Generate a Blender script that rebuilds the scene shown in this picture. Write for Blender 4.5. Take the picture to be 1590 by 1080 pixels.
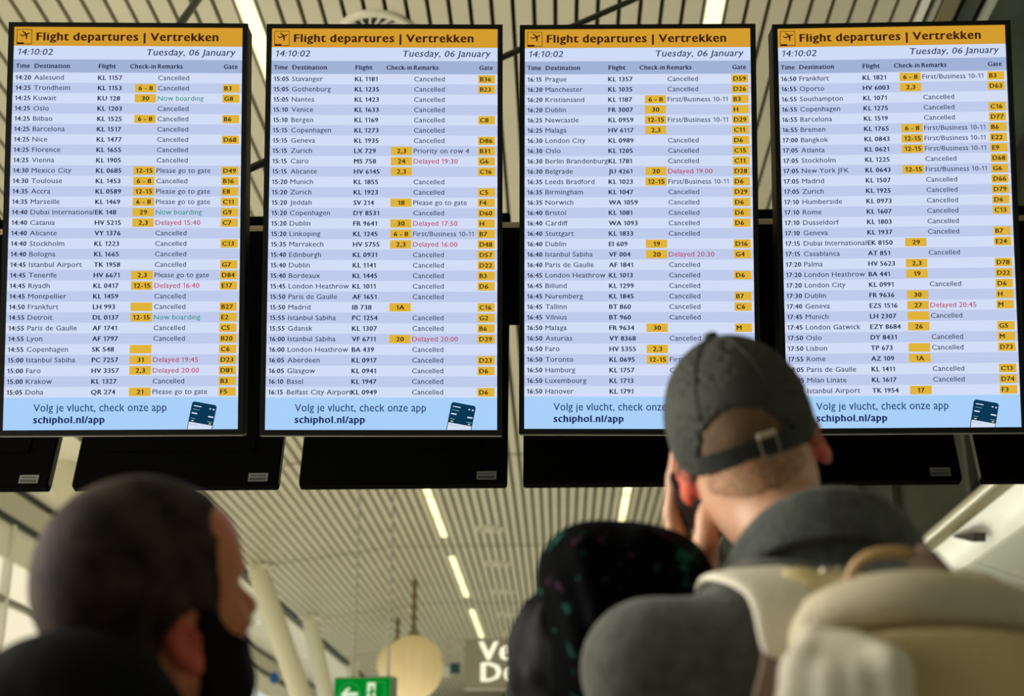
import bpy, bmesh, math, random
import numpy as np
from mathutils import Matrix, Vector

for _o in list(bpy.data.objects):
    bpy.data.objects.remove(_o)
scene = bpy.context.scene
COL = scene.collection

# ------------------------------------------------------------------ camera
FPX = 2208.0                      # focal length in pixels of a 1590 x 1080 frame (50 mm on a 36 mm sensor)
CAM = np.array([0.0, 0.0, 1.25])
MAT = np.array([[0.99945983, 0.01094661, 0.03098734],
                [0.03286402, -0.33290823, -0.94238637],
                [0.0, 0.94289569, -0.33308815]])
cam_data = bpy.data.cameras.new('camera')
cam = bpy.data.objects.new('camera', cam_data)
COL.objects.link(cam)
cam_data.sensor_width = 36.0
cam_data.lens = FPX / 1590.0 * 36.0
cam_data.clip_start = 0.05
cam_data.clip_end = 200.0
cam_data.dof.use_dof = True
cam_data.dof.focus_distance = 3.56
cam_data.dof.aperture_fstop = 3.2
mw = Matrix.Identity(4)
for _i in range(3):
    for _j in range(3):
        mw[_i][_j] = MAT[_i, _j]
    mw[_i][3] = CAM[_i]
cam.matrix_world = mw
scene.camera = cam

# ------------------------------------------------------------------ colour management, world, daylight
scene.view_settings.view_transform = 'Standard'
scene.view_settings.look = 'None'
scene.view_settings.exposure = 0.0
scene.view_settings.gamma = 1.0
scene.view_settings.use_curve_mapping = False
world = bpy.data.worlds.new('world')
scene.world = world
world.use_nodes = True
_bg = world.node_tree.nodes['Background']
_bg.inputs['Color'].default_value = (0.95, 0.92, 0.80, 1)
_bg.inputs['Strength'].default_value = 0.10


def area_light(name, loc, target, sx, sy, power, color):
    d = bpy.data.lights.new(name, 'AREA')
    d.shape = 'RECTANGLE'
    d.size, d.size_y = sx, sy
    d.energy = power
    d.color = color
    o = bpy.data.objects.new(name, d)
    COL.objects.link(o)
    o.location = loc
    o.rotation_euler = (Vector(target) - Vector(loc)).to_track_quat('-Z', 'Y').to_euler()
    return o


# ceiling fill, then daylight that comes in through the window wall on the left, beside and behind the viewer
area_light('ceiling_fill', (-1.7, 20.0, .9), (-1.7, 20.0, 5), 7.2, 31, 660, (1.0, .94, .72))  # unseen fill added below the view to brighten the ceiling
area_light('window_daylight', (-4.9, 2.0, 2.5), (0.2, 1.6, 1.5), 3.0, 2.4, 400, (1.0, 0.95, 0.85))
# added unseen strip of fill light that brightens the cove on the right
area_light('cove_fill', (2.2, 9.0, 2.75), (2.68, 9.0, 3.08), 14, .08, 26, (.95, 1.0, .93))


# ------------------------------------------------------------------ helpers
def W(px, py, z):
    """point in the hall seen at a photo pixel, z metres in front of the lens"""
    return CAM + MAT @ np.array([(px - 795.0) / FPX * z, -(py - 540.0) / FPX * z, -z])


def ray(px, py):
    return MAT @ np.array([(px - 795.0) / FPX, -(py - 540.0) / FPX, -1.0])


def on_z(px, py, h):
    d = ray(px, py)
    return CAM + d * ((h - CAM[2]) / d[2])


def on_x(px, py, x):
    d = ray(px, py)
    return CAM + d * ((x - CAM[0]) / d[0])


def srgb(r, g, b):
    def f(c):
        c /= 255.0
        return c / 12.92 if c <= 0.04045 else ((c + 0.055) / 1.055) ** 2.4
    return (f(r), f(g), f(b), 1.0)


def tag(o, label=None, cat=None, group=None, kind=None):
    if label:
        o['label'] = label
    if cat:
        o['category'] = cat
    if group:
        o['group'] = group
    if kind:
        o['kind'] = kind
    return o


def empty(name, loc=(0, 0, 0), matrix=None):
    o = bpy.data.objects.new(name, None)
    COL.objects.link(o)
    o.empty_display_size = 0.1
    if matrix is not None:
        o.matrix_world = matrix
    else:
        o.location = tuple(loc)
    return o


def link(name, verts, faces, mats, parent=None, mat_idx=None, smooth=False, loc=None):
    me = bpy.data.meshes.new(name)
    me.from_pydata([tuple(map(float, v)) for v in verts], [], [tuple(map(int, f)) for f in faces])
    if not isinstance(mats, (list, tuple)):
        mats = [mats]
    for m in mats:
        me.materials.append(m)
    if mat_idx is not None:
        me.polygons.foreach_set('material_index', np.asarray(mat_idx, dtype=np.int32))
    if smooth:
        me.polygons.foreach_set('use_smooth', np.ones(len(me.polygons), dtype=bool))
    me.update()
    o = bpy.data.objects.new(name, me)
    COL.objects.link(o)
    if parent is not None:
        o.parent = parent
    if loc is not None:
        o.location = tuple(loc)
    return o


class MB:
    """collects boxes, bars, tubes and prisms that become one mesh"""

    def __init__(self):
        self.v, self.f, self.m = [], [], []

    def add(self, verts, faces, m=0):
        n = len(self.v)
        self.v += [tuple(map(float, p)) for p in verts]
        self.f += [tuple(n + int(i) for i in f) for f in faces]
        self.m += [m] * len(faces)
        return self

    def box(self, x0, x1, y0, y1, z0, z1, m=0, skew=None):
        vs = [(x, y, z) for z in (z0, z1) for y in (y0, y1) for x in (x0, x1)]
        fs = [(0, 2, 3, 1), (4, 5, 7, 6), (0, 1, 5, 4), (2, 6, 7, 3), (0, 4, 6, 2), (1, 3, 7, 5)]
        if skew:
            vs = [skew(p) for p in vs]
        return self.add(vs, fs, m)

    def cham(self, x0, x1, y0, y1, z0, z1, b, m=0):
        """box with its front (z1) and side edges chamfered by b"""
        def ring(c, z):
            return [(x0 + c, y0 + b, z), (x0 + b, y0 + c, z), (x1 - b, y0 + c, z), (x1 - c, y0 + b, z),
                    (x1 - c, y1 - b, z), (x1 - b, y1 - c, z), (x0 + b, y1 - c, z), (x0 + c, y1 - b, z)]
        rings = [ring(b * .8, z0), ring(0, z0 + b), ring(0, z1 - b), ring(b * .8, z1)]
        vs = sum(rings, [])
        fs = [tuple(range(7, -1, -1)), tuple(range(24, 32))]
        for k in range(3):
            for i in range(8):
                j = (i + 1) % 8
                fs.append((k * 8 + i, k * 8 + j, k * 8 + 8 + j, k * 8 + 8 + i))
        return self.add(vs, fs, m)

    def bar(self, a, b, w, h, m=0, up=(0, 0, 1)):
        a, b = np.array(a, float), np.array(b, float)
        d = (b - a) / np.linalg.norm(b - a)
        s = np.cross(d, up)
        s /= np.linalg.norm(s)
        t = np.cross(s, d)
        vs = [p + s * x * w / 2 + t * y * h / 2 for p in (a, b) for x, y in ((-1, -1), (1, -1), (1, 1), (-1, 1))]
        fs = [(3, 2, 1, 0), (4, 5, 6, 7)] + [(i, (i + 1) % 4, 4 + (i + 1) % 4, 4 + i) for i in range(4)]
        return self.add(vs, fs, m)

    def tube(self, pts, r, n=12, m=0, flat=1.0, up=(0, 0, 1)):
        pts = [np.array(p, float) for p in pts]
        rs = [r] * len(pts) if np.isscalar(r) else list(r)
        vs, fs = [], []
        for i, p in enumerate(pts):
            d = pts[min(i + 1, len(pts) - 1)] - pts[max(i - 1, 0)]
            d /= np.linalg.norm(d)
            u = np.array(up, float)
            if abs(d @ u) > .95:
                u = np.array([1., 0, 0])
            s = np.cross(d, u)
            s /= np.linalg.norm(s)
            t = np.cross(s, d)
            for k in range(n):
                a = 2 * math.pi * k / n
                vs.append(p + s * math.cos(a) * rs[i] + t * math.sin(a) * rs[i] * flat)
        for i in range(len(pts) - 1):
            for k in range(n):
                k2 = (k + 1) % n
                fs.append((i * n + k, i * n + k2, (i + 1) * n + k2, (i + 1) * n + k))
        fs.append(tuple(range(n - 1, -1, -1)))
        fs.append(tuple(range((len(pts) - 1) * n, len(pts) * n)))
        return self.add(vs, fs, m)

    def lathe(self, prof, c, n=32, m=0, axis='z'):
        vs, fs = [], []
        for (r, z) in prof:
            for k in range(n):
                a = 2 * math.pi * k / n
                vs.append((c[0] + r * math.cos(a), c[1] + r * math.sin(a), c[2] + z))
        for i in range(len(prof) - 1):
            for k in range(n):
                k2 = (k + 1) % n
                fs.append((i * n + k, i * n + k2, (i + 1) * n + k2, (i + 1) * n + k))
        return self.add(vs, fs, m)

    def prism(self, poly, z0, z1, m=0):
        n = len(poly)
        vs = [(x, y, z0) for x, y in poly] + [(x, y, z1) for x, y in poly]
        fs = [tuple(range(n - 1, -1, -1)), tuple(range(n, 2 * n))]
        fs += [(i, (i + 1) % n, n + (i + 1) % n, n + i) for i in range(n)]
        return self.add(vs, fs, m)

    def build(self, name, mats, parent=None, smooth=False, off=None):
        v = self.v if off is None else [tuple(np.array(p) - off) for p in self.v]
        return link(name, v, self.f, mats, parent, self.m, smooth)


def smooth_by_angle(o, deg=40):
    me = o.data
    me.polygons.foreach_set('use_smooth', np.ones(len(me.polygons), dtype=bool))
    try:
        me.set_sharp_from_angle(angle=math.radians(deg))
    except Exception:
        pass
    return o


# ------------------------------------------------------------------ materials
def mat(name, col, rough=.6, metal=0., spec=.5, bump=0., bump_scale=60., noise=0., noise_scale=8., sss=0., col2=None, sheen=0., coat=0.):
    m = bpy.data.materials.new(name)
    m.use_nodes = True
    nt = m.node_tree
    p = nt.nodes['Principled BSDF']
    p.inputs['Base Color'].default_value = col if len(col) == 4 else (*col, 1)
    p.inputs['Roughness'].default_value = rough
    p.inputs['Metallic'].default_value = metal
    p.inputs['Specular IOR Level'].default_value = spec
    if sheen:
        p.inputs['Sheen Weight'].default_value = sheen
    if coat:
        p.inputs['Coat Weight'].default_value = coat
    if sss:
        p.inputs['Subsurface Weight'].default_value = sss
        p.inputs['Subsurface Radius'].default_value = (.012, .004, .002)
        p.inputs['Subsurface Scale'].default_value = 1.0
    if noise or bump:
        tc = nt.nodes.new('ShaderNodeTexCoord')
    if noise:
        n = nt.nodes.new('ShaderNodeTexNoise')
        n.inputs['Scale'].default_value = noise_scale
        n.inputs['Detail'].default_value = 5
        nt.links.new(tc.outputs['Object'], n.inputs['Vector'])
        mx = nt.nodes.new('ShaderNodeMix')
        mx.data_type = 'RGBA'
        c = np.array(col[:3])
        c2 = np.array(col2[:3]) if col2 is not None else c * (1 + noise)
        c1 = c * (1 - noise) if col2 is None else c
        mx.inputs['A'].default_value = (*c1, 1)
        mx.inputs['B'].default_value = (*c2, 1)
        rp = nt.nodes.new('ShaderNodeMapRange')
        rp.inputs['From Min'].default_value = .35
        rp.inputs['From Max'].default_value = .65
        nt.links.new(n.outputs['Fac'], rp.inputs['Value'])
        nt.links.new(rp.outputs['Result'], mx.inputs['Factor'])
        nt.links.new(mx.outputs['Result'], p.inputs['Base Color'])
    if bump:
        n = nt.nodes.new('ShaderNodeTexNoise')
        n.inputs['Scale'].default_value = bump_scale
        n.inputs['Detail'].default_value = 4
        nt.links.new(tc.outputs['Object'], n.inputs['Vector'])
        b = nt.nodes.new('ShaderNodeBump')
        b.inputs['Strength'].default_value = bump
        b.inputs['Distance'].default_value = .004
        nt.links.new(n.outputs['Fac'], b.inputs['Height'])
        nt.links.new(b.outputs['Normal'], p.inputs['Normal'])
    return m


def glow(name, col, strength=1.0):
    m = bpy.data.materials.new(name)
    m.use_nodes = True
    nt = m.node_tree
    nt.nodes.clear()
    e = nt.nodes.new('ShaderNodeEmission')
    e.inputs['Color'].default_value = col
    e.inputs['Strength'].default_value = strength
    out = nt.nodes.new('ShaderNodeOutputMaterial')
    nt.links.new(e.outputs['Emission'], out.inputs['Surface'])
    return m


M = {}
M['slat'] = mat('painted_slat', (.50, .47, .34), .45, noise=.04, noise_scale=1.5)
M['fine_slat'] = mat('pale_slat', (.84, .81, .66), .5, noise=.04, noise_scale=1.5)
M['void'] = mat('dark_plenum', (.012, .012, .006), .8)
M['dark_trim'] = mat('dark_trim', (.02, .022, .012), .6)
M['olive'] = mat('olive_channel', (.16, .14, .07), .5)
M['white_paint'] = mat('white_paint', (.72, .72, .64), .45, noise=.02, noise_scale=3)
M['cream_paint'] = mat('cream_column_paint', (.82, .79, .62), .4, noise=.03, noise_scale=2)
M['grey_panel'] = mat('grey_panel', (.36, .37, .30), .5, noise=.04, noise_scale=2)
M['dark_glass'] = mat('dark_partition_glass', (.016, .017, .010), .45, spec=.15, noise=.35, noise_scale=2.5)
M['green_glass'] = mat('greenish_glazing', (.045, .06, .04), .25, spec=.6, noise=.3, noise_scale=1.5)
M['floor'] = mat('terrazzo', (.30, .29, .25), .3, noise=.15, noise_scale=40)
M['steel'] = mat('rail_steel', (.55, .52, .42), .35, metal=.6)
M['rod'] = mat('hanger_rod', (.50, .50, .44), .45, metal=.3)
M['black_metal'] = mat('black_brace', (.012, .012, .008), .5)
M['pipe'] = mat('beige_pipe', (.30, .24, .13), .45, noise=.06, noise_scale=3)
M['bezel'] = mat('black_bezel', (.006, .007, .006), .5, spec=.15)
M['back'] = mat('black_housing', (.0012, .0012, .001), .8, spec=.02)
M['edge'] = mat('display_edge', (.20, .20, .17), .4, metal=.4)
M['rim'] = mat('dark_display_rim', (.035, .034, .022), .45)
M['sticker'] = mat('grey_label', (.13, .135, .115), .5)
M['ink'] = mat('label_ink', (.03, .035, .03), .6)
M['diffuser'] = mat('diffuser_paint', (.58, .55, .42), .45)
M['light'] = glow('lamp_panel', (1.0, .92, .44, 1), 2.0)
M['spot'] = glow('downlight_glow', (1.0, .95, .8, 1), 2.5)
M['pane_cream'] = glow('cream_daylight_pane', srgb(243, 232, 200), 1.05)
M['pane_cool'] = glow('cool_daylight_pane', srgb(205, 218, 218), 1.0)
M['blind'] = mat('pale_blind', (.78, .76, .62), .6)
M['transom'] = mat('grey_transom', (.25, .24, .19), .5)
M['beam_grey'] = mat('grey_beam', (.50, .48, .38), .5)

# display graphics: each colour is what the lit screen gives off
G = {}
for k, c in dict(head=(212, 156, 46), title=(62, 30, 8), pale=(208, 220, 247), bar=(160, 178, 214), light=(211, 221, 247), dark=(191, 203, 236),
                 bold=(32, 40, 78), text=(52, 60, 92), green=(52, 150, 140), red=(186, 52, 96), tile=(224, 180, 58), tiletext=(58, 42, 8),
                 foot=(168, 208, 250), foottext=(36, 62, 116), footbold=(18, 36, 92), phone=(8, 56, 84), phonewhite=(214, 222, 244),
                 phoneline=(150, 180, 190), phonegold=(220, 200, 130)).items():
    G[k] = glow('screen_' + k, srgb(*c), 1.0)
# ------------------------------------------------------------------ the hall
HC = 4.985                          # ceiling height
X1 = float(on_z(390, 30, HC)[0])    # row of the left light strip
X2 = X1 + 2.2                       # row of the right light strip
PITCH, SLW = .1, .079
JOINT = [0.25 + 4.5 * k for k in range(-1, 10)]
XF = X1 - .65                       # fold of the ceiling
XR = X1 + 3.15                      # right edge
SLOPE = .14
mb = MB()


def fold(p):
    return (p[0], p[1], p[2] + (p[0] - XF) * SLOPE if p[0] < XF else p[2])


def light_span(a):
    return a + .68, a + 3.98


for k in range(-26, 32):
    xc = X1 + PITCH * k
    for a, b in zip(JOINT[:-1], JOINT[1:]):
        j0, j1 = (.012 if a < 9 else .034), (.012 if b < 9 else .034)
        spans = [(a + j0, b - j1)]
        if k in (0, 22):
            l0, l1 = light_span(a)
            spans = [(a + j0, l0 - .01), (l1 + .01, b - j1)]
        for s0, s1 in spans:
            hw = (SLW if a < 9 else .068) / 2
            mb.box(xc - hw, xc + hw, s0, s1, HC, HC + .045, 0, fold if xc < XF else None)
XL = X1 - 2.66
mb.box(XF, XR, JOINT[0], JOINT[-1], HC + .07, HC + .09, 1)
mb.box(XL, XF, JOINT[0], JOINT[-1], HC + .07, HC + .09, 1, fold)
tag(mb.build('ceiling', [M['slat'], M['void']]), kind='structure')
ZL = HC + (XL - XF) * SLOPE

# edge of the slatted field and the pale fine-slatted soffit beyond it
mb = MB()
mb.box(XL - .10, XL - .02, JOINT[0], JOINT[-1], ZL - .01, ZL + .2)
tag(mb.build('trim_1', M['dark_trim']), kind='structure')
XW = -5.45
mb = MB()
n = int((XL - .12 - XW) / .05)
for i in range(n):
    x = XW + .05 * (i + .5)
    for a, b in zip(JOINT[:-1], JOINT[1:]):
        mb.box(x - .021, x + .021, a + .02, b - .02, ZL - .02, ZL - .005, 0)
mb.box(XW, XL - .1, JOINT[0], JOINT[-1], ZL + .01, ZL + .03, 1)
tag(mb.build('trim_2', [M['fine_slat'], M['olive']]), kind='structure')

# window wall on the left
mb = MB()
mb.box(XW - .05, XW + .10, JOINT[0], JOINT[-1], 4.36, 4.58, 0)
mb.box(XW - .05, XW + .06, JOINT[0], JOINT[-1], 4.30, 4.36, 1)  # dark strip painted as the shadow line below the beam
mb.box(XW - .05, XW + .06, JOINT[0], JOINT[-1], 4.58, ZL + .03, 1)
tag(mb.build('trim_3', [M['beam_grey'], M['dark_trim']]), kind='structure')
mb = MB()
mb.box(XW - .2, XW, JOINT[0], JOINT[-1], 0, 1.6)
tag(mb.build('wall_left', M['white_paint']), kind='structure')
ymul = float(on_x(6, 900, XW)[1])
step = 3.0
k0 = int(math.floor((JOINT[0] - ymul) / step)) + 1
num = 0
y = ymul + k0 * step
while y + step < JOINT[-1]:
    num += 1
    r = empty('window_%d' % num, (XW, y, 1.6))
    tag(r, kind='structure')
    fr = MB()
    fr.box(-.06, .06, -.035, .035, 0, 2.7)
    fr.box(-.05, .05, .035, step - .035, 1.93, 1.99, 1)
    fr.box(-.05, .05, .035, step - .035, 0, .06, 1)
    fr.build('window_frame', [M['white_paint'], M['transom']], r)
    pn = MB()
    pn.box(-.03, -.02, .035, step - .035, .06, 1.93)
    pn.box(-.03, -.02, .035, step - .035, 1.99, 2.36)
    pn.build('window_pane', M['pane_cream'] if y < 17 else M['pane_cool'], r)
    bl = MB()
    bl.box(-.03, .02, .035, step - .035, 2.36, 2.7)
    bl.build('window_blind', M['blind'], r)
    y += step

# right side: edge trims of the ceiling, glazed band, glass wall, rail, cove and soffit
XG = 2.6
def strip(name, x0, x1, z0, z1, m):
    b = MB()
    b.box(XR + x0, XR + x1, JOINT[0], JOINT[-1], HC + z0, HC + z1)
    return tag(b.build(name, m), kind='structure')
strip('trim_4', .015, .045, -.01, .03, M['white_paint'])
strip('trim_5', .075, .10, .0, .03, M['grey_panel'])
strip('trim_6', .11, .18, -.02, .02, M['olive'])
strip('trim_7', .23, .30, .03, .05, M['green_glass'])
strip('trim_8', .33, .35, -.02, .04, M['grey_panel'])
b = MB()
b.box(XR + .35, XG, JOINT[0], JOINT[-1], HC, HC + .03)
tag(b.build('window_%d' % (num + 1), M['green_glass']), kind='structure')
b = MB()
b.box(XR, XG + .1, JOINT[0], JOINT[-1], HC + .1, HC + .12)
tag(b.build('trim_9', M['void']), kind='structure')
ZT = float(on_x(1500, 800, XG)[2])       # rail
ZB = float(on_x(1540, 855, XG)[2])       # lower edge of the cove
b = MB()
b.box(XG, XG + .03, JOINT[0], JOINT[-1], ZT, HC + .1)
tag(b.build('wall_right', M['dark_glass']), kind='structure')
mul = empty('window_%d' % (num + 2), (XG, 0, ZT))
tag(mul, kind='structure')
for (px, py) in ((1394, 780), (1517, 770), (1340, 780)):
    yy = float(on_x(px, py, XG)[1])
    b = MB()
    b.box(-.05, .0, yy - .04, yy + .04, 0, HC - ZT)
    b.build('mullion', M['dark_trim'], mul)
b = MB()
b.tube([(XG - .05, JOINT[0], ZT + .02), (XG - .05, JOINT[-1], ZT + .02)], .035, 14)
b.box(XG - .05, XG, JOINT[0], JOINT[-1], ZT - .05, ZT - .015, 1)
tag(smooth_by_angle(b.build('trim_10', [M['steel'], M['olive']])), kind='structure')
# cove profile
prof = [(XG, ZT - .05), (XG + .09, ZT - .10), (XG + .13, ZT - .18), (XG + .12, ZT - .24), (XG + .03, ZB + .035), (XG, ZB)]
b = MB()
vs, fs = [], []
for (x, z) in prof:
    vs += [(x, JOINT[0], z), (x, JOINT[-1], z)]
for i in range(len(prof) - 1):
    fs.append((2 * i, 2 * i + 2, 2 * i + 3, 2 * i + 1))
b.add(vs, fs)
b.box(XG + .14, XG + .16, JOINT[0], JOINT[-1], ZB, ZT)
tag(smooth_by_angle(b.build('trim_11', M['white_paint']), 50), kind='structure')
b = MB()
ys = float(on_x(1511, 835, XG)[1])
for a0, a1 in ((JOINT[0], ys - 2.4), (ys - 2.385, ys - .008), (ys + .008, ys + 2.4), (ys + 2.415, JOINT[-1])):
    b.add([(XG, a0, ZB), (XG + .8, a0, ZB - .30), (XG + .8, a1, ZB - .30), (XG, a1, ZB),
           (XG, a0, ZB + .02), (XG + .8, a0, ZB - .28), (XG + .8, a1, ZB - .28), (XG, a1, ZB + .02)],
          [(0, 1, 2, 3), (7, 6, 5, 4), (0, 4, 5, 1), (2, 6, 7, 3), (1, 5, 6, 2), (0, 3, 7, 4)], 0)
tag(b.build('trim_12', M['grey_panel']), kind='structure')
b = MB()
b.box(XG + .8, XG + .9, JOINT[0], JOINT[-1], 0, ZB - .28)
tag(b.build('trim_13', M['grey_panel']), kind='structure')
# small black wedge bracket on the cove
w0, w1, w2 = on_x(1477, 833, XG - .01), on_x(1511, 826, XG - .01), on_x(1511, 841, XG - .01)
b = MB()
b.add([w0, w1, w2, w0 + [.08, 0, 0], w1 + [.08, 0, 0], w2 + [.08, 0, 0]],
      [(0, 1, 2), (5, 4, 3), (0, 3, 4, 1), (1, 4, 5, 2), (2, 5, 3, 0)])
c = b.build('wedge_bracket', M['black_metal'], off=w0)
c.location = tuple(w0)
tag(c, 'small black wedge bracket on the white cove at the right', 'bracket')

b = MB()
b.box(XW - .2, XG + .9, JOINT[0], JOINT[-1], -.1, 0)
tag(b.build('floor', M['floor']), kind='structure')
b = MB()
b.box(XW - .2, XG + .9, JOINT[-1], JOINT[-1] + .1, 0, HC + .2)
tag(b.build('wall_front', M['grey_panel']), kind='structure')

# leaning columns along the edge of the ceiling
def column(top, bot, r, label):
    t, bt = np.array(top), np.array(bot)
    root = empty('column', (bt[0], bt[1], 0))
    tag(root, label, 'column', 'leaning cream columns on the left')
    b = MB()
    b.tube([t, bt], r, 24)
    smooth_by_angle(b.build('shaft', M['cream_paint'], root, off=np.array([bt[0], bt[1], 0])), 50)
    b = MB()
    d = (bt - t) / np.linalg.norm(bt - t)
    b.tube([t - d * .12, t + d * .1], [r * .35, r * .8], 16)
    b.box(t[0] - .16, t[0] + .16, t[1] - .12, t[1] + .12, ZL - .01, ZL + .03)
    smooth_by_angle(b.build('top_joint', M['cream_paint'], root, off=np.array([bt[0], bt[1], 0])), 50)


def plane_pt(px, py, y):       # point on the pixel's ray at distance y along the hall
    d = ray(px, py)
    return CAM + d * (y / d[1])


def foot(top, px, py):         # foot on the floor, in the direction seen
    # solve for the floor point under the image line at the same distance along the hall
    q = plane_pt(px, py, top[1])
    d = q - top
    return top + d * (-top[2] / d[2])


for (tp, bp, r, lab) in (((400, 884), (464, 1070), .135, 'thick leaning cream column beside the bearded man\'s face'),
                         ((481, 962), (506, 1080), .125, 'leaning cream column between the man\'s face and the green exit sign'),
                         ((546, 1033), (552, 1080), .12, 'leaning cream column farthest back, just above the green exit sign'),
                         ((96, 722), (128, 802), .15, 'leaning cream column whose top shows behind the shaved head')):
    xl = XL - .06 if tp[0] > 200 else -4.75
    t = on_z(tp[0], tp[1], ZL - .03)
    column(t, foot(t, *bp), r, lab)

# ------------------------------------------------------------------ lamps and air diffusers in the ceiling
def ceiling_light(x, a, label):
    l0, l1 = light_span(a)
    root = empty('ceiling_light', (x, l0, HC))
    tag(root, label, 'ceiling light', 'strip lights recessed in the slatted ceiling')
    b = MB()
    L = l1 - l0
    b.box(-.046, -.040, 0, L, -.004, .06)
    b.box(.040, .046, 0, L, -.004, .06)
    b.box(-.04, .04, 0, L, .04, .06)
    for i in range(4):
        yy = L / 3 * i
        b.box(-.04, .04, max(yy - .025, 0), min(yy + .025, L), -.002, .04)
    b.build('lamp_housing', M['white_paint'], root)
    for i in range(3):
        b = MB()
        b.box(-.039, .039, L / 3 * i + .026, L / 3 * (i + 1) - .026, .004, .012)
        b.build('lamp_panel', M['light'], root)


names = {0: 'overhead just behind the viewer', 1: 'over the heads of the people', 2: 'showing above the display tops', 3: 'above and behind the displays',
         4: 'just below the row of black display backs', 5: 'second one beyond the black display backs', 6: 'third one beyond the black display backs, small',
         7: 'far down the hall over the grey sign', 8: 'at the far end of the hall'}
for i, a in enumerate(JOINT[:-1]):
    if i in names:
        ceiling_light(X1, a, 'yellow-white strip light in the left row, ' + names[i])
        if i < 6:
            ceiling_light(X2, a, 'yellow-white strip light in the right row, ' + names[i])

XD = float(on_z(585, 43, HC)[0])
def diffuser(y, label):
    root = empty('air_diffuser', (XD, y, HC))
    tag(root, label, 'air vent', 'round air diffusers in one row of the ceiling')
    b = MB()
    b.lathe([(.19, .0), (.188, -.012), (.178, -.020), (.150, -.020), (.142, -.012), (.140, .0)], (0, 0, 0), 40)
    smooth_by_angle(b.build('outer_ring', M['diffuser'], root), 50)
    b = MB()
    b.lathe([(.0, -.03), (.045, -.028), (.06, -.018), (.06, 0)], (0, 0, 0), 24)
    smooth_by_angle(b.build('hub', M['diffuser'], root), 50)
    b = MB()
    for k in range(18):
        t = 2 * math.pi * k / 18
        p0 = np.array([.06 * math.cos(t), .06 * math.sin(t), -.010])
        p1 = np.array([.142 * math.cos(t + .4), .142 * math.sin(t + .4), -.010])
        b.bar(p0, p1, .010, .012)
    b.build('swirl_vanes', M['diffuser'], root)
    b = MB()
    b.lathe([(0, -.002), (.141, -.002)], (0, 0, 0), 24)
    b.build('dark_throat', M['void'], root)


dl = []
for a in JOINT[1:7]:
    dl += [a + 1.2, a + 3.45]
txt = ['round swirl air diffuser above the second display, largest', ]
for i, yv in enumerate([v for v in dl if 5.5 < v < 28]):
    p = ['peeping over the top of the second display', 'hidden behind the second display', 'behind the second display, farther back', 'behind the black display backs', 'above the lower edge of the display backs',
         'first below the display backs', 'second below the display backs', 'third below the display backs', 'fourth below the display backs', 'fifth below the display backs'][min(i, 9)]
    if i in (1, 2, 3):
        continue
    diffuser(yv, 'round white air diffuser in the slatted ceiling, ' + p)

for i, (px, py) in enumerate(((402, 965), (473, 1018))):
    p = on_z(px, py, ZL - .022)
    root = empty('downlight', p)
    tag(root, 'small round downlight in the pale soffit, ' + ('nearer the bearded man' if i == 0 else 'between the two leaning columns'), 'ceiling light', 'downlights in the pale soffit')
    b = MB()
    b.lathe([(.07, .01), (.07, -.012), (.05, -.012), (.045, .0)], (0, 0, 0), 20)
    b.build('lamp_ring', M['white_paint'], root)
    b = MB()
    b.lathe([(0, -.004), (.046, -.004)], (0, 0, 0), 20)
    b.build('lamp_lens', M['spot'], root)

# ------------------------------------------------------------------ hanging things far down the hall
def globe(px, py, z, r, top_z, label, group):
    c = W(px, py, z)
    root = empty('globe_lamp', c)
    tag(root, label, 'lamp', group)
    b = MB()
    prof = []
    for i in range(21):
        t = math.pi * i / 20
        rr = r * math.sin(t)
        prof.append((max(rr, .002), r * 1.05 * math.cos(t)))
    b.lathe(prof, (0, 0, 0), 16)
    o = b.build('globe_shade', M['shade'], root)
    b = MB()
    b.tube([(0, 0, r * 1.0), (0, 0, top_z - c[2])], .035, 8)
    b.lathe([(.01, r * 1.02), (.09, r * 1.02), (.07, r * 1.15), (.01, r * 1.15)], (0, 0, 0), 12)
    b.build('hanging_cord', M['cord'], root)
    return c


sh = mat('paper_shade', (.72, .58, .34), .6, noise=.05, noise_scale=3)
_p = sh.node_tree.nodes['Principled BSDF']
_p.inputs['Emission Color'].default_value = (.95, .72, .32, 1)
_p.inputs['Emission Strength'].default_value = .22
M['shade'] = sh
M['cord'] = mat('brown_cord', (.22, .16, .07), .7)
globe(641, 1036, 20.4, .44, HC, 'big warm cream globe lamp hanging behind the green exit sign', 'paper globe lamps')
globe(616, 1030, 23.5, .33, HC, 'second cream globe lamp peeking out left behind the big globe', 'paper globe lamps')

# exit sign
M['green'] = glow('exit_green', srgb(0, 128, 40), 1.0)
M['exitwhite'] = glow('exit_white', srgb(220, 240, 200), 1.0)
M['exitline'] = glow('exit_line', srgb(60, 165, 85), 1.0)
M['sign_case'] = mat('grey_sign_case', (.22, .22, .18), .4)
ZS = 12.0
s0, s1 = W(518, 1050, ZS), W(609, 1050, ZS)
yaw = math.radians(12)
ctr = (s0 + s1) / 2
SW = float(np.linalg.norm(s1 - s0)) / math.cos(yaw)
SH = .28
root = empty('exit_sign', (ctr[0], ctr[1], ctr[2] - SH))
root.rotation_euler = (0, 0, -yaw)
tag(root, 'green illuminated exit sign with white arrow and running man, hanging on two rods', 'exit sign')
b = MB()
b.box(-SW / 2, SW / 2, .002, .16, 0, SH)
b.build('sign_case', M['sign_case'], root)
b = MB()
b.box(-SW / 2 + .004, SW / 2 - .004, -.004, .002, .004, SH - .012)
b.build('sign_face', M['green'], root)
b = MB()
def xz(poly, y0, y1, m=0):
    n = len(poly)
    vs = [(x, y0, z) for x, z in poly] + [(x, y1, z) for x, z in poly]
    fs = [tuple(range(n)), tuple(range(2 * n - 1, n - 1, -1))] + [(i, n + i, n + (i + 1) % n, (i + 1) % n) for i in range(n)]
    b.add(vs, fs, m)
ax, az = -.115, .135
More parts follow.
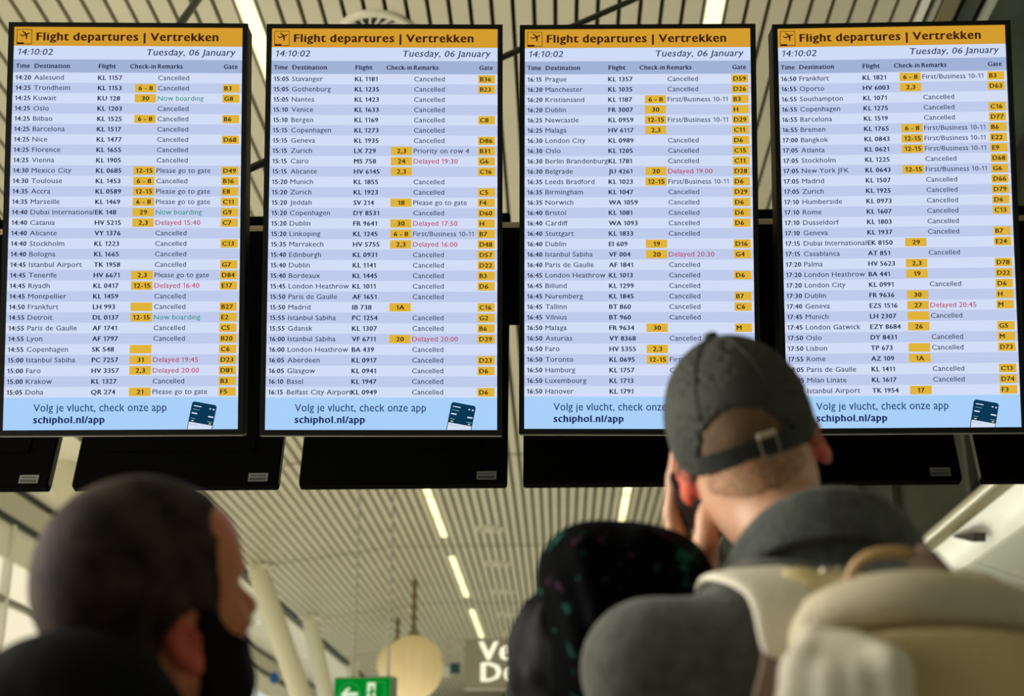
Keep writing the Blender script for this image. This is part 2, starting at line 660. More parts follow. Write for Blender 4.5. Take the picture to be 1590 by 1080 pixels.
xz([(ax - .075, az), (ax - .02, az + .055), (ax + .012, az + .055), (ax - .025, az + .016), (ax + .075, az + .016), (ax + .075, az - .016), (ax - .025, az - .016), (ax + .012, az - .055), (ax - .02, az - .055)], -.0065, -.004)
b.build('arrow', M['exitwhite'], root)
b = MB()
for k in range(40):
    t, t2 = 2 * math.pi * k / 40, 2 * math.pi * (k + 1) / 40
    xz([(ax + .098 * math.cos(t), az + .098 * math.sin(t)), (ax + .098 * math.cos(t2), az + .098 * math.sin(t2)),
        (ax + .093 * math.cos(t2), az + .093 * math.sin(t2)), (ax + .093 * math.cos(t), az + .093 * math.sin(t))], -.006, -.004)
for q in (((.03, .235), (.20, .235), (.20, .23), (.03, .23)), ((.03, .04), (.20, .04), (.20, .035), (.03, .035)), ((.03, .235), (.035, .235), (.035, .035), (.03, .035)), ((.195, .235), (.20, .235), (.20, .035), (.195, .035))):
    xz(q, -.006, -.004)
b.build('outline', M['exitline'], root)
b = MB()
xz([(.045, .045), (.115, .045), (.115, .228), (.045, .228)], -.0065, -.004)
b.build('doorway_symbol', M['exitwhite'], root)
b = MB()
hx, hz = .085, .185
xz([(hx + .014 * math.cos(t), hz + .014 * math.sin(t)) for t in np.linspace(0, 2 * math.pi, 13)[:-1]], -.009, -.0066)
for q in (((.07, .165), (.10, .172), (.095, .115), (.075, .11)), ((.07, .165), (.05, .14), (.057, .132), (.078, .15)), ((.10, .17), (.122, .15), (.116, .142), (.094, .155)),
          ((.077, .118), (.09, .115), (.072, .06), (.058, .06)), ((.085, .12), (.097, .115), (.112, .09), (.10, .082)), ((.112, .09), (.118, .055), (.106, .055), (.10, .085))):
    xz(q, -.009, -.0066)
b.build('running_figure', M['green'], root)
for px0, px1 in ((549.5, 543.5), (610, 603)):
    b = MB()
    top = W(px1, 1050, ZS) + np.array([0, .06, 0])
    loc = np.array(Matrix.Rotation(yaw, 3, 'Z') @ Vector(top - np.array(root.location)))
    b.tube([(loc[0], .08, SH - .005), (loc[0], .08, HC - root.location[2])], .011, 8)
    b.build('hanging_rod', M['rod'], root)

# grey sign with two lines of cream letters, on two posts
ZG = 16.0
g0, g1 = W(722, 992, ZG), W(1000, 1072, ZG)
M['sign_grey'] = mat('sign_grey', (.30, .29, .22), .5)
M['letter'] = glow('cream_letters', srgb(255, 250, 214), 1.15)
GW, GH = float(g1[0] - g0[0]), float(g0[2] - g1[2])
# ------------------------------------------------------------------ lettering
GLYPH = {}
DIGIT1 = {False: (.075, .40), True: (.075, .45)}


def load_glyphs(chars):
    """outline and advance width of every character, in a plain and a bold cut of unit size"""
    jobs = []
    for bold in (False, True):
        for ch in chars:
            for s in ((ch, ch + ch) if ch != ' ' else ('nn', 'n n')):
                c = bpy.data.curves.new('letters', 'FONT')
                c.body = s
                c.size = 1.0
                c.resolution_u = 2
                o = bpy.data.objects.new('letters', c)
                COL.objects.link(o)
                jobs.append((bold, ch, s, o))
    bpy.context.view_layer.update()
    raw = {}
    for bold, ch, s, o in jobs:
        me = o.to_mesh()
        raw[(bold, s)] = (np.array([q.co[:2] for q in me.vertices]), [tuple(p.vertices) for p in me.polygons])
        o.to_mesh_clear()
    for bold, ch, s, o in jobs:
        c = o.data
        bpy.data.objects.remove(o)
        bpy.data.curves.remove(c)
    for bold in (False, True):
        xh = raw[(bold, 'x')][0][:, 1].max()
        for ch in chars:
            if ch == ' ':
                adv = raw[(bold, 'n n')][0][:, 0].max() - raw[(bold, 'nn')][0][:, 0].max()
                GLYPH[(ch, bold)] = (np.zeros((0, 2)), [], adv)
                continue
            v, f = raw[(bold, ch)]
            adv = raw[(bold, ch + ch)][0][:, 0].max() - v[:, 0].max() + (.045 if bold else .012)
            v = v.copy()
            if ch.islower():           # taller small letters, as on the displays
                y = v[:, 1]
                v[:, 1] = np.interp(y, [-.3, 0, xh, .70], [-.25, 0, .525, .70])
            if ch == '1':
                w, adv = DIGIT1[bold]
                x = adv * .5
                v = np.array([(x, 0), (x + w, 0), (x + w, .68), (x + .01, .68), (x, .66), (x - .17, .56), (x - .17, .56 - w), (x, .66 - w * 1.15)])
                f = [(0, 1, 2, 3, 4), (4, 5, 6, 7)]
            if bold:                   # heavier strokes: the outline laid down three times side by side
                n = len(v)
                v = np.concatenate([v + [-.034, -.008], v, v + [.034, .008]])
                f = f + [tuple(n + i for i in q) for q in f] + [tuple(2 * n + i for i in q) for q in f]
            else:
                n = len(v)
                v = np.concatenate([v - [.008, 0], v + [.008, 0]])
                f = f + [tuple(n + i for i in q) for q in f]
            GLYPH[(ch, bold)] = (v, f, adv)


def layout(s, bold):
    vs, fs, x, n = [], [], 0.0, 0
    for ch in s:
        v, f, adv = GLYPH[(ch, bold)]
        if len(v):
            vs.append(v + [x, 0])
            fs += [tuple(n + i for i in q) for q in f]
            n += len(v)
        x += adv
    return np.concatenate(vs), fs


S1 = """14:20|Aalesund|KL 1157||Cancelled|
14:25|Trondheim|KL 1153|6 - 8|Cancelled|B3
14:25|Kuwait|KU 128|30|Now boarding|G8
14:25|Oslo|KL 1203||Cancelled|
14:25|Bilbao|KL 1525|6 - 8|Cancelled|B6
14:25|Barcelona|KL 1517||Cancelled|
14:25|Nice|KL 1477||Cancelled|D68
14:25|Florence|KL 1655||Cancelled|
14:25|Vienna|KL 1905||Cancelled|
14:30|Mexico City|KL 0685|12-15|Please go to gate|D49
14:30|Toulouse|KL 1453|6 - 8|Cancelled|B16
14:35|Accra|KL 0589|12-15|Please go to gate|E8
14:35|Marseille|KL 1469|6 - 8|Please go to gate|C11
14:40|Dubai International|EK 148|29|Now boarding|G9
14:40|Catania|HV 5215|2,3|Delayed 15:40|C7
14:40|Alicante|VY 1376||Cancelled|
14:40|Stockholm|KL 1223||Cancelled|C13
14:40|Bologna|KL 1665||Cancelled|
14:45|Istanbul Airport|TK 1958||Cancelled|G7
14:45|Tenerife|HV 6671|2,3|Please go to gate|D84
14:45|Riyadh|KL 0417|12-15|Delayed 16:40|E17
14:45|Montpellier|KL 1459||Cancelled|
14:50|Frankfurt|LH 993|_|Cancelled|B27
14:55|Detroit|DL 0137|12-15|Now boarding|E2
14:55|Paris de Gaulle|AF 1741||Cancelled|C5
14:55|Lyon|AF 1797||Cancelled|B20
14:55|Copenhagen|SK 548|_||C6
15:00|Istanbul Sabiha|PC 7257|31|Delayed 19:45|D23
15:00|Faro|HV 3357|2,3|Delayed 20:00|D81
15:00|Krakow|KL 1327||Cancelled|B3
15:05|Doha|QR 274|21|Please go to gate|F5"""
S2 = """15:05|Stavanger|KL 1181||Cancelled|B36
15:05|Gothenburg|KL 1235||Cancelled|B23
15:05|Nantes|KL 1423||Cancelled|
15:10|Venice|KL 1633||Cancelled|
15:10|Bergen|KL 1169||Cancelled|C8
15:15|Copenhagen|KL 1273||Cancelled|
15:15|Geneva|KL 1935||Cancelled|D86
15:15|Zurich|LX 729|2,3|Priority on row 4|B31
15:15|Cairo|MS 758|24|Delayed 19:30|G6
15:15|Alicante|HV 6145|2,3||C16
15:20|Munich|KL 1855||Cancelled|
15:20|Zurich|KL 1923||Cancelled|C5
15:20|Jeddah|SV 214|18|Please go to gate|F4
15:20|Copenhagen|DY 8531||Cancelled|D60
15:20|Dublin|FR 9641|30|Delayed 17:50|H
15:20|Linkoping|KL 1245|6 - 8|First/Business 10-11|B7
15:35|Marrakech|HV 5755|2,3|Delayed 16:00|D48
15:40|Edinburgh|KL 0931||Cancelled|D57
15:40|Dublin|KL 1141||Cancelled|D22
15:40|Bordeaux|KL 1445||Cancelled|B3
15:45|London Heathrow|KL 1011||Cancelled|D6
15:50|Paris de Gaulle|AF 1651||Cancelled|
15:50|Madrid|IB 738|1A||C16
15:55|Istanbul Sabiha|PC 1254||Cancelled|G2
15:55|Gdansk|KL 1307||Cancelled|B6
16:00|Istanbul Sabiha|VF 6711|20|Delayed 20:00|D29
16:00|London Heathrow|BA 439||Cancelled|
16:05|Aberdeen|KL 0917||Cancelled|D23
16:05|Glasgow|KL 0941||Cancelled|D6
16:10|Basel|KL 1947||Cancelled|
16:15|Belfast City Airport|KL 0949||Cancelled|D6"""
S3 = """16:15|Prague|KL 1357||Cancelled|D59
16:20|Manchester|KL 1035||Cancelled|D26
16:20|Kristiansand|KL 1187|6 - 8|First/Business 10-11|B3
16:20|Dublin|FR 3007|30||H
16:25|Newcastle|KL 0959|12-15|First/Business 10-11|D29
16:25|Malaga|HV 6117|2,3||C11
16:30|London City|KL 0989||Cancelled|D6
16:30|Oslo|KL 1205||Cancelled|C15
16:30|Berlin Brandenburg|KL 1781||Cancelled|C11
16:30|Belgrade|JU 4261|20|Delayed 19:00|D28
16:35|Leeds Bradford|KL 1023|12-15|First/Business 10-11|D6
16:35|Birmingham|KL 1047||Cancelled|D29
16:35|Norwich|WA 1059||Cancelled|D6
16:40|Bristol|KL 1081||Cancelled|D6
16:40|Cardiff|WA 1093||Cancelled|D6
16:40|Stuttgart|KL 1833||Cancelled|
16:40|Dublin|EI 609|19||D16
16:40|Istanbul Sabiha|VF 004|20|Delayed 20:30|G4
16:40|Paris de Gaulle|AF 1841||Cancelled|
16:45|London Heathrow|KL 1013||Cancelled|D6
16:45|Billund|KL 1299||Cancelled|
16:45|Nuremberg|KL 1845||Cancelled|B7
16:45|Tallinn|BT 860||Cancelled|C6
16:45|Vilnius|BT 960||Cancelled|
16:50|Malaga|FR 9634|30||M
16:50|Asturias|VY 8368||Cancelled|
16:50|Faro|HV 5355|2,3||
16:50|Toronto|KL 0695|12-15|First/Business 10-11|
16:50|Hamburg|KL 1757||Cancelled|
16:50|Luxembourg|KL 1713|||
16:50|Hanover|KL 1791|||"""
S4 = """16:50|Frankfurt|KL 1821|6 - 8|First/Business 10-11|B3
16:55|Oporto|HV 6003|2,3||D63
16:55|Southampton|KL 1071||Cancelled|
16:55|Copenhagen|KL 1275||Cancelled|C16
16:55|Barcelona|KL 1519||Cancelled|D77
16:55|Bremen|KL 1765|6 - 8|First/Business 10-11|B6
17:00|Bangkok|KL 0843|12-15|First/Business 10-11|E22
17:05|Atlanta|KL 0621|12-15|First/Business 10-11|E9
17:05|Stockholm|KL 1225||Cancelled|D68
17:05|New York JFK|KL 0643|12-15|First/Business 10-11|G6
17:05|Madrid|KL 1507||Cancelled|D66
17:05|Zurich|KL 1925||Cancelled|D79
17:10|Humberside|KL 0973||Cancelled|D6
17:10|Rome|KL 1607||Cancelled|C13
17:10|Dusseldorf|KL 1803||Cancelled|
17:10|Geneva|KL 1937||Cancelled|B7
17:15|Dubai International|EK 8150|29||E24
17:15|Casablanca|AT 851||Cancelled|
17:20|Palma|HV 5623|2,3||D78
17:20|London Heathrow|BA 441|19||D22
17:20|London City|KL 0991||Cancelled|D6
17:30|Dublin|FR 9636|30||H
17:40|Geneva|EZS 1516|27|Delayed 20:45|M
17:45|Munich|LH 2307|_|Cancelled|
17:45|London Gatwick|EZY 8684|26||G5
17:50|Oslo|DY 8431||Cancelled|M
17:50|Lisbon|TP 673|_|Cancelled|D73
17:55|Rome|AZ 109|1A||
18:05|Paris de Gaulle|KL 1411||Cancelled|C13
18:05|Milan Linate|KL 1617||Cancelled|D74
|Istanbul Airport|TK 1954|17||F3"""
BOARDS = [[ln.split('|') for ln in s.split('\n')] for s in (S1, S2, S3, S4)]
load_glyphs(sorted(set(''.join((S1, S2, S3, S4)) + 'Flight departures | Vertrekken 14:10:02 Tuesday, 06 January Volg je vlucht, check onze app schiphol.nl/app Departures Time Destination Check-in Remarks Gate') - set('\n_')))

UW, UH = 1080.0, 1920.0
DW, DH = .573, 1.0187
US = DW / UW


def upt(u, v, z):
    return ((u - UW / 2) * US, DH - v * US, z)


class Page(MB):
    def quad(self, u0, u1, v0, v1, z, m=0):
        return self.add([upt(u0, v1, z), upt(u1, v1, z), upt(u1, v0, z), upt(u0, v0, z)], [(0, 1, 2, 3)], m)

    def poly(self, pts, z, m=0):
        return self.add([upt(u, v, z) for u, v in pts], [tuple(range(len(pts)))], m)

    def text(self, s, bold, u, v, size, z, m=0, sx=1.0, align='l', width=None, slant=0.0):
        vv, ff = layout(s, bold)
        x0, x1 = vv[:, 0].min(), vv[:, 0].max()
        if width:
            sx = width / ((x1 - x0) * size)
        w = (x1 - x0) * size * sx
        off = {'l': 0, 'c': -w / 2, 'r': -w}[align]
        pts = []
        for x, y in vv:
            pts.append(upt(u + off + (x - x0) * size * sx + slant * y * size, v - y * size, z))
        self.add(pts, ff, m)


Z0, Z1, Z2, Z3 = .0006, .0012, .0018, .0024


def plane_symbol(pg, u, v, s, z, m):
    def P(pts):
        a = math.radians(-22)
        out = []
        for x, y in pts:
            X, Y = x * math.cos(a) - y * math.sin(a), x * math.sin(a) + y * math.cos(a)
            out.append((u + X * s, v + Y * s))
        pg.poly(out[::-1], z, m)
    P([(-1.0, -.13), (.75, -.13), (1.0, -.02), (1.0, .03), (.75, .12), (-.95, .12)])
    P([(-.1, -.1), (.28, -.1), (-.28, -.95), (-.5, -.95)])
    P([(-.12, .1), (.3, .1), (-.12, .95), (-.34, .95)])
    P([(-1.0, -.1), (-.75, -.1), (-1.05, -.5), (-1.22, -.5)])


PY, PZ, PR = 3.72, 2.79, .143


def pipe_local(root):
    p = root.matrix_world.inverted() @ Vector((root.matrix_world.translation.x, PY, PZ))
    return p.y, p.z


def departures_board(rows, root):
    b = MB()
    bw, bt, bb = .013, .0105, .0125
    b.cham(-DW / 2 - bw, DW / 2 + bw, -bb, DH + bt, -.075, -.008, .004)
    # raised bezel around the picture
    for x0, x1, y0, y1 in ((-DW / 2 - bw, -DW / 2, -bb, DH + bt), (DW / 2, DW / 2 + bw, -bb, DH + bt), (-DW / 2, DW / 2, DH, DH + bt), (-DW / 2, DW / 2, -bb, 0)):
        b.box(x0, x1, y0, y1, -.008, .006)
    b.build('housing', [M['bezel']], root)
    b = MB()
    b.box(-DW / 2 - bw + .002, DW / 2 + bw - .002, -bb - .003, -bb - .0002, -.03, .004)  # silver-grey strip painted as the lit underside edge
    b.build('lit_lower_edge', [M['edge']], root)
    b = MB()
    ay_, az_ = pipe_local(root)        # arm resting on top of the pipe
    ay_ += PR + .003
    b.box(-.05, .05, ay_, ay_ + .05, az_ - .06, -.075)
    b.box(-.12, .12, .42, .70, -.09, -.075)
    b.build('mount_bracket', [M['back']], root)
    pg = Page()
    pg.box(-DW / 2, DW / 2, 0, DH, -.006, 0)
    pg.build('screen_panel', [G['light']], root)
    # header
    pg = Page()
    pg.quad(0, 1080, 0, 92, Z0)
    head = pg.build('header_bar', [G['head']], root)
    pg = Page()
    pg.text('Flight departures | Vertrekken', True, 105, 66, 56, Z1, width=860)
    pg.build('title_text', [G['title']], head)
    pg = Page()
    for q in ((12, 84, 12, 14.5), (12, 84, 82, 85), (12, 14.5, 12, 85), (81.5, 84, 12, 85), (12, 46, 76, 86)):
        pg.quad(*q, Z1)
    plane_symbol(pg, 55, 38, 23, Z1, 0)
    pg.build('airplane_symbol', [G['title']], head)
    # date line
    pg = Page()
    pg.quad(0, 1080, 92, 158, Z0)
    date = pg.build('date_bar', [G['pale']], root)
    pg = Page()
    pg.text('14:10:02', False, 16, 137, 44, Z1, width=166, slant=.2)
    pg.build('clock_text', [G['bold']], date)
    pg = Page()
    pg.text('Tuesday, 06 January', False, 1044, 137, 44, Z1, width=422, align='r', slant=.2)
    pg.build('date_text', [G['bold']], date)
    # column titles
    pg = Page()
    pg.quad(0, 1080, 158, 222, Z0)
    bar = pg.build('column_title_bar', [G['bar']], root)
    for s, u, w in (('Time', 12, 66), ('Destination', 100, 165), ('Flight', 401, 82), ('Check-in', 549, 122), ('Remarks', 680, 118), ('Gate', 992, 66)):
        pg = Page()
        pg.text(s, True, u, 201, 31, Z1, width=w)
        pg.build('column_title_text', [G['bold']], bar)
    # flights
    for i, (t, dest, fl, chk, rem, gate) in enumerate(rows):
        v0 = 222 + 49.9 * i
        vb = v0 + 36
        pg = Page()
        pg.quad(0, 1080, v0, v0 + 49.9, Z0, 0)
        if t:
            pg.text(t, True, 12, vb, 32, Z1, 1, sx=1.0)
        pg.text(dest, False, 99, vb, 33, Z1, 2, sx=1.13)
        pg.text(fl, True, 399, vb, 32, Z1, 1, sx=1.04)
        if rem:
            k = {'D': 3, 'N': 4}.get(rem[0], 2)
            pg.text(rem, False, 682, vb, 33, Z1, k, sx=1.11)
        row = pg.build('flight_row', [G['light'] if i % 2 == 0 else G['dark'], G['bold'], G['text'], G['red'], G['green']], root)
        if chk:
            pg = Page()
            pg.quad(574, 674, v0 + 5, v0 + 45, Z2, 0)
            if chk != '_':
                pg.text(chk, True, 625, vb, 31, Z3, 1, sx=1.12, align='c')
            pg.build('check_in_tile', [G['tile'], G['tiletext']], row)
        if gate:
            pg = Page()
            pg.quad(988, 1068, v0 + 5, v0 + 45, Z2, 0)
            pg.text(gate, True, 996, vb, 31, Z3, 1, sx=1.08)
            pg.build('gate_tile', [G['tile'], G['tiletext']], row)
    # footer
    pg = Page()
    pg.quad(0, 1080, 222 + 49.9 * 31, 1920, Z0)
    foot_ = pg.build('footer_banner', [G['foot']], root)
    pg = Page()
    pg.text('Volg je vlucht, check onze app', False, 137, 1834, 50, Z1, 0, width=612)
    pg.text('schiphol.nl/app', True, 137, 1888, 46, Z1, 1, width=328)
    pg.build('footer_text', [G['foottext'], G['footbold']], foot_)
    pg = Page()
    A, B = np.array([868., 1788.]), np.array([982., 1809.])
    dn = np.array([-.19, 1.0])
    def ph(a, h):
        p = A + (B - A) * a + dn * h
        return (p[0], min(p[1], 1919.))
    pg.poly([ph(0, 131), ph(1, 114), ph(1, 8), ph(.93, 0), ph(.07, 0), ph(0, 8)], Z1, 0)
    pg.poly([ph(.03, 131), ph(.97, 114), ph(.97, 95), ph(.03, 95)], Z2, 1)
    for a0, a1, h0, h1, k in ((.09, .40, 17, 21, 1), (.73, .79, 18, 24, 1), (.87, .93, 18, 25, 1), (.08, .36, 34, 36, 2), (.07, .29, 50, 56, 1), (.74, .95, 54, 60, 1),
                              (.07, .25, 76, 78, 2), (.74, .95, 79, 81, 2), (.11, .21, 85, 90, 3), (.82, .91, 86, 91, 3), (.08, .45, 104, 106, 2)):
        pg.poly([ph(a0, h1), ph(a1, h1), ph(a1, h0), ph(a0, h0)], Z3, k)
    pg.build('phone_picture', [G['phone'], G['phonewhite'], G['phoneline'], G['phonegold']], foot_)


def frame_matrix(pos, right, up, nrm):
    m = Matrix.Identity(4)
    for i in range(3):
        m[i][0], m[i][1], m[i][2], m[i][3] = right[i], up[i], nrm[i], pos[i]
    return m


POSES = [((-1.0731, 3.2152, 1.4714), (.0413, .0033)), ((-.4302, 3.2476, 1.4742), (.0072, -.0011)),
         ((.2105, 3.277, 1.4792), (-.0257, 0)), ((.8579, 3.2888, 1.4792), (-.04, .0092))]
TILT = math.radians(-5.8286)


def euler_mat(ax, ay, az):
    c, s = math.cos, math.sin
    Rx = np.array([[1, 0, 0], [0, c(ax), -s(ax)], [0, s(ax), c(ax)]])
    Ry = np.array([[c(ay), 0, s(ay)], [0, 1, 0], [-s(ay), 0, c(ay)]])
    Rz = np.array([[c(az), -s(az), 0], [s(az), c(az), 0], [0, 0, 1]])
    return Rz @ Ry @ Rx


board_labels = ['leftmost lit departures display, listing flights from 14:20 Aalesund to 15:05 Doha',
                'second lit departures display from the left, starting with 15:05 Stavanger',
                'third lit departures display, starting with 16:15 Prague, partly behind the cap',
                'rightmost lit departures display, starting with 16:50 Frankfurt']
for rows, (pos, (ay, az)), lab in zip(BOARDS, POSES, board_labels):
    Rw = MAT @ euler_mat(TILT, ay, az)
    pos = CAM + np.array(pos) - Rw[:, 1] * DH / 2
    root = empty('departures_display', matrix=frame_matrix(pos, Rw[:, 0], Rw[:, 1], Rw[:, 2]))
    bpy.context.view_layer.update()
    tag(root, lab, 'display', 'lit flight departures displays in a row')
    departures_board(rows, root)

# ------------------------------------------------------------------ the row behind, seen from its back
rear_labels = ['black display back at the left edge of the rear row, grey sticker at its end',
               'black display back right above the shaved head, grey sticker at its right end',
               'black back of a display below the second lit display, left of the central gap',
               'black display back below the third lit display, beside the cap',
               'black back of a display right of the cap, below the fourth lit display',
               'black back of a display at the right edge beyond the narrow gap']
for i, lab in enumerate(rear_labels):
    x = -1.729 + .6432 * i + (-.037, -.014, 0, 0, 0, .008)[i]
    ang = math.radians(16.5)
    up = np.array([0, math.sin(ang), math.cos(ang)])
    nr = np.array([0, -math.cos(ang), math.sin(ang)])
    root = empty('display_back', matrix=frame_matrix((x, 3.939, 2.221), (1, 0, 0), up, nr))
    bpy.context.view_layer.update()
    tag(root, lab, 'display', 'black display backs in the rear row')
    b = MB()
    b.cham(-.298, .298, .016, 1.04, -.034, 0, .005, 0)
    b.build('housing', [M['back']], root)
    b = MB()
    b.box(-.299, -.295, .028, 1.03, -.030, -.004, 0)
    b.box(.295, .299, .028, 1.03, -.030, -.004, 0)
    b.box(-.29, .29, 1.037, 1.042, -.030, -.006, 0)
    b.build('side_rim', [M['rim']], root)
    b = MB()
    b.box(-.24, .22, .13, .90, -.001, .004)
    b.build('back_cover', [M['back']], root)
    b = MB()
    ay_, az_ = pipe_local(root)
    ay_ += PR + .003
    b.box(.08, .15, ay_, ay_ + .05, .0, az_ + .06)
    b.build('mount_bracket', [M['back']], root)
    b = MB()
    b.box(.212, .268, .028, .055, -.001, .0015, 0)
    for k in range(14):
        u = .216 + k * .0034
        b.box(u, u + (.0012 if k % 3 else .0022), .031, .040, .0015, .002, 1)
    for k in range(9):
        u = .217 + k * .005
        b.box(u, u + .0036, .045, .049, .0015, .002, 1)
    b.build('sticker', [M['sticker'], M['ink']], root)

b = MB()
b.tube([(-3.2, PY, PZ), (2.598, PY, PZ)], PR, 40)
o = smooth_by_angle(b.build('support_pipe', [M['pipe']]), 50)
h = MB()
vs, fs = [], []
for k in range(25):                 # added black shell, puts the shade on the pipe's lower front
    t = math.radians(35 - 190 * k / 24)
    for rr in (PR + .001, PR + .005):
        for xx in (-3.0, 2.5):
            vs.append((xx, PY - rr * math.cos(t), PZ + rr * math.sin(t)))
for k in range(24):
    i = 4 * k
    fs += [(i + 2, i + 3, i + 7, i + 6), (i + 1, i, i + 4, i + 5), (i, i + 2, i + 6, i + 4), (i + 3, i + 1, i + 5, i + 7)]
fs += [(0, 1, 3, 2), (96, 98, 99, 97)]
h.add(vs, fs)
h.build('pipe_shade_shell', [M['back']], o, smooth=False)
h = MB()
h.tube([(-3.05, PY, PZ + PR - .01), (-3.05, PY, 4.95)], .02, 10)
h.build('hanger_rod', [M['black_metal']], o)
tag(o, 'thick beige horizontal pipe carrying the displays, seen in the gaps between them', 'pipe')

def brace(p0, p1, r, lab):
    p0, p1 = np.array(p0), np.array(p1)
    b = MB()
    b.tube([p0, p1], r, 12)
    o = smooth_by_angle(b.build('support_brace', [M['black_metal']], off=p0), 50)
    o.location = tuple(p0)
    tag(o, lab, 'brace')


top_pt = on_z(331, -34, HC - .04)
pa = W(160, 342, 3.98)
brace(W(58, 345, 3.98), top_pt, .017, 'thick black brace slanting up above the first lit display')
brace((pa[0], PY, PZ + PR + .016), on_z(1098, -51, HC - .04), .0125, 'long thin black brace crossing the ceiling behind the displays')

# grey sign with its two lines of letters
root = empty('direction_sign', (float(g0[0] + GW / 2), float(g0[1]), 0))
tag(root, 'grey hanging sign with cream letters partly hidden by the black jacket', 'sign')
zb = float(g1[2])
b = MB()
b.box(-GW / 2, GW / 2, 0, .14, zb, zb + GH)
b.build('sign_case', [M['sign_grey']], root)
b = MB()
for px in (880, 960):
    xx = float(W(px, 1050, ZG)[0]) - root.location[0]
    b.box(xx - .04, xx + .04, .03, .11, 0, zb)
b.build('post', [M['sign_grey']], root)
b = MB()
for s, py in (('Vertrekken', 1026), ('Departures', 1060)):
    vv, ff = layout(s, True)
    sz = .30
    x0 = -GW / 2 + .165
    zz = float(W(745, py, ZG)[2])
    b.add([(x0 + x * sz * 1.12, -.006, zz + y * sz) for x, y in vv], ff)
b.build('sign_lettering', [M['letter']], root)
for name, px, py, z, r, m, lab, cat in (('round_sign', 426, 1052, 24, .072, 'blue', 'small blue round sign between the leaning columns at lower left', 'sign'),):
    M['blue'] = mat('sign_blue', srgb(20, 90, 165), .4)
    p = W(px, py, z)
    root = empty(name, p)
    tag(root, lab, cat)
    b = MB()
    b.lathe([(0, -.0), (r, -.0)], (0, 0, 0), 20)
    ring = [(r * math.cos(t), r * 1.35 * math.sin(t)) for t in np.linspace(0, 2 * math.pi, 25)[:-1]]
    b = MB()
    nn = len(ring)
    b.add([(x, -.03, z_) for x, z_ in ring] + [(x, .03, z_) for x, z_ in ring],
          [tuple(range(nn)), tuple(range(2 * nn - 1, nn - 1, -1))] + [(i, nn + i, nn + (i + 1) % nn, (i + 1) % nn) for i in range(nn)])
    b.build('disc', [M['blue']], root)
    b = MB()
    b.tube([(0, 0, r), (0, 0, 4.735 - p[2])], .01, 6)
    b.build('hanging_rod', [M['rod']], root)
p = W(697, 1041, 26)
root = empty('hanging_sign', p)
tag(root, 'small white and teal hanging sign right of the globe lamp', 'sign')
b = MB()
b.box(-.24, .02, -.03, .03, -.10, .06)
b.build('white_half', [M['white_paint']], root)
M['teal'] = mat('sign_teal', srgb(20, 75, 85), .4)
b = MB()
b.box(.02, .20, -.03, .03, -.05, .14)
b.build('teal_half', [M['teal']], root)
b = MB()
b.tube([(0, 0, .05), (0, 0, HC - p[2])], .008, 6)
b.build('hanging_rod', [M['rod']], root)
# ------------------------------------------------------------------ people, bags: smooth solids
class Frame:
    """local x forward, y left, z up"""

    def __init__(self, yaw, pitch, roll, pos):
        cy_, sy = math.cos(yaw), math.sin(yaw)
        fw, lf, up = np.array([sy, cy_, 0]), np.array([-cy_, sy, 0]), np.array([0, 0, 1.])
        c, s = math.cos(pitch), math.sin(pitch)
        fw, up = c * fw + s * up, -s * fw + c * up
        c, s = math.cos(roll), math.sin(roll)
        up, lf = c * up + s * lf, c * lf - s * up
        self.R = np.stack([fw, lf, up], 1)
        self.o = np.array(pos, float)

    def w(self, *p):
        return self.o + self.R @ np.array(p, float)

    def l(self, P):
        return (P - self.o) @ self.R


WORLD = Frame(math.pi / 2, 0, 0, (0, 0, 0))
WORLD.R = np.eye(3)
BIG = .12


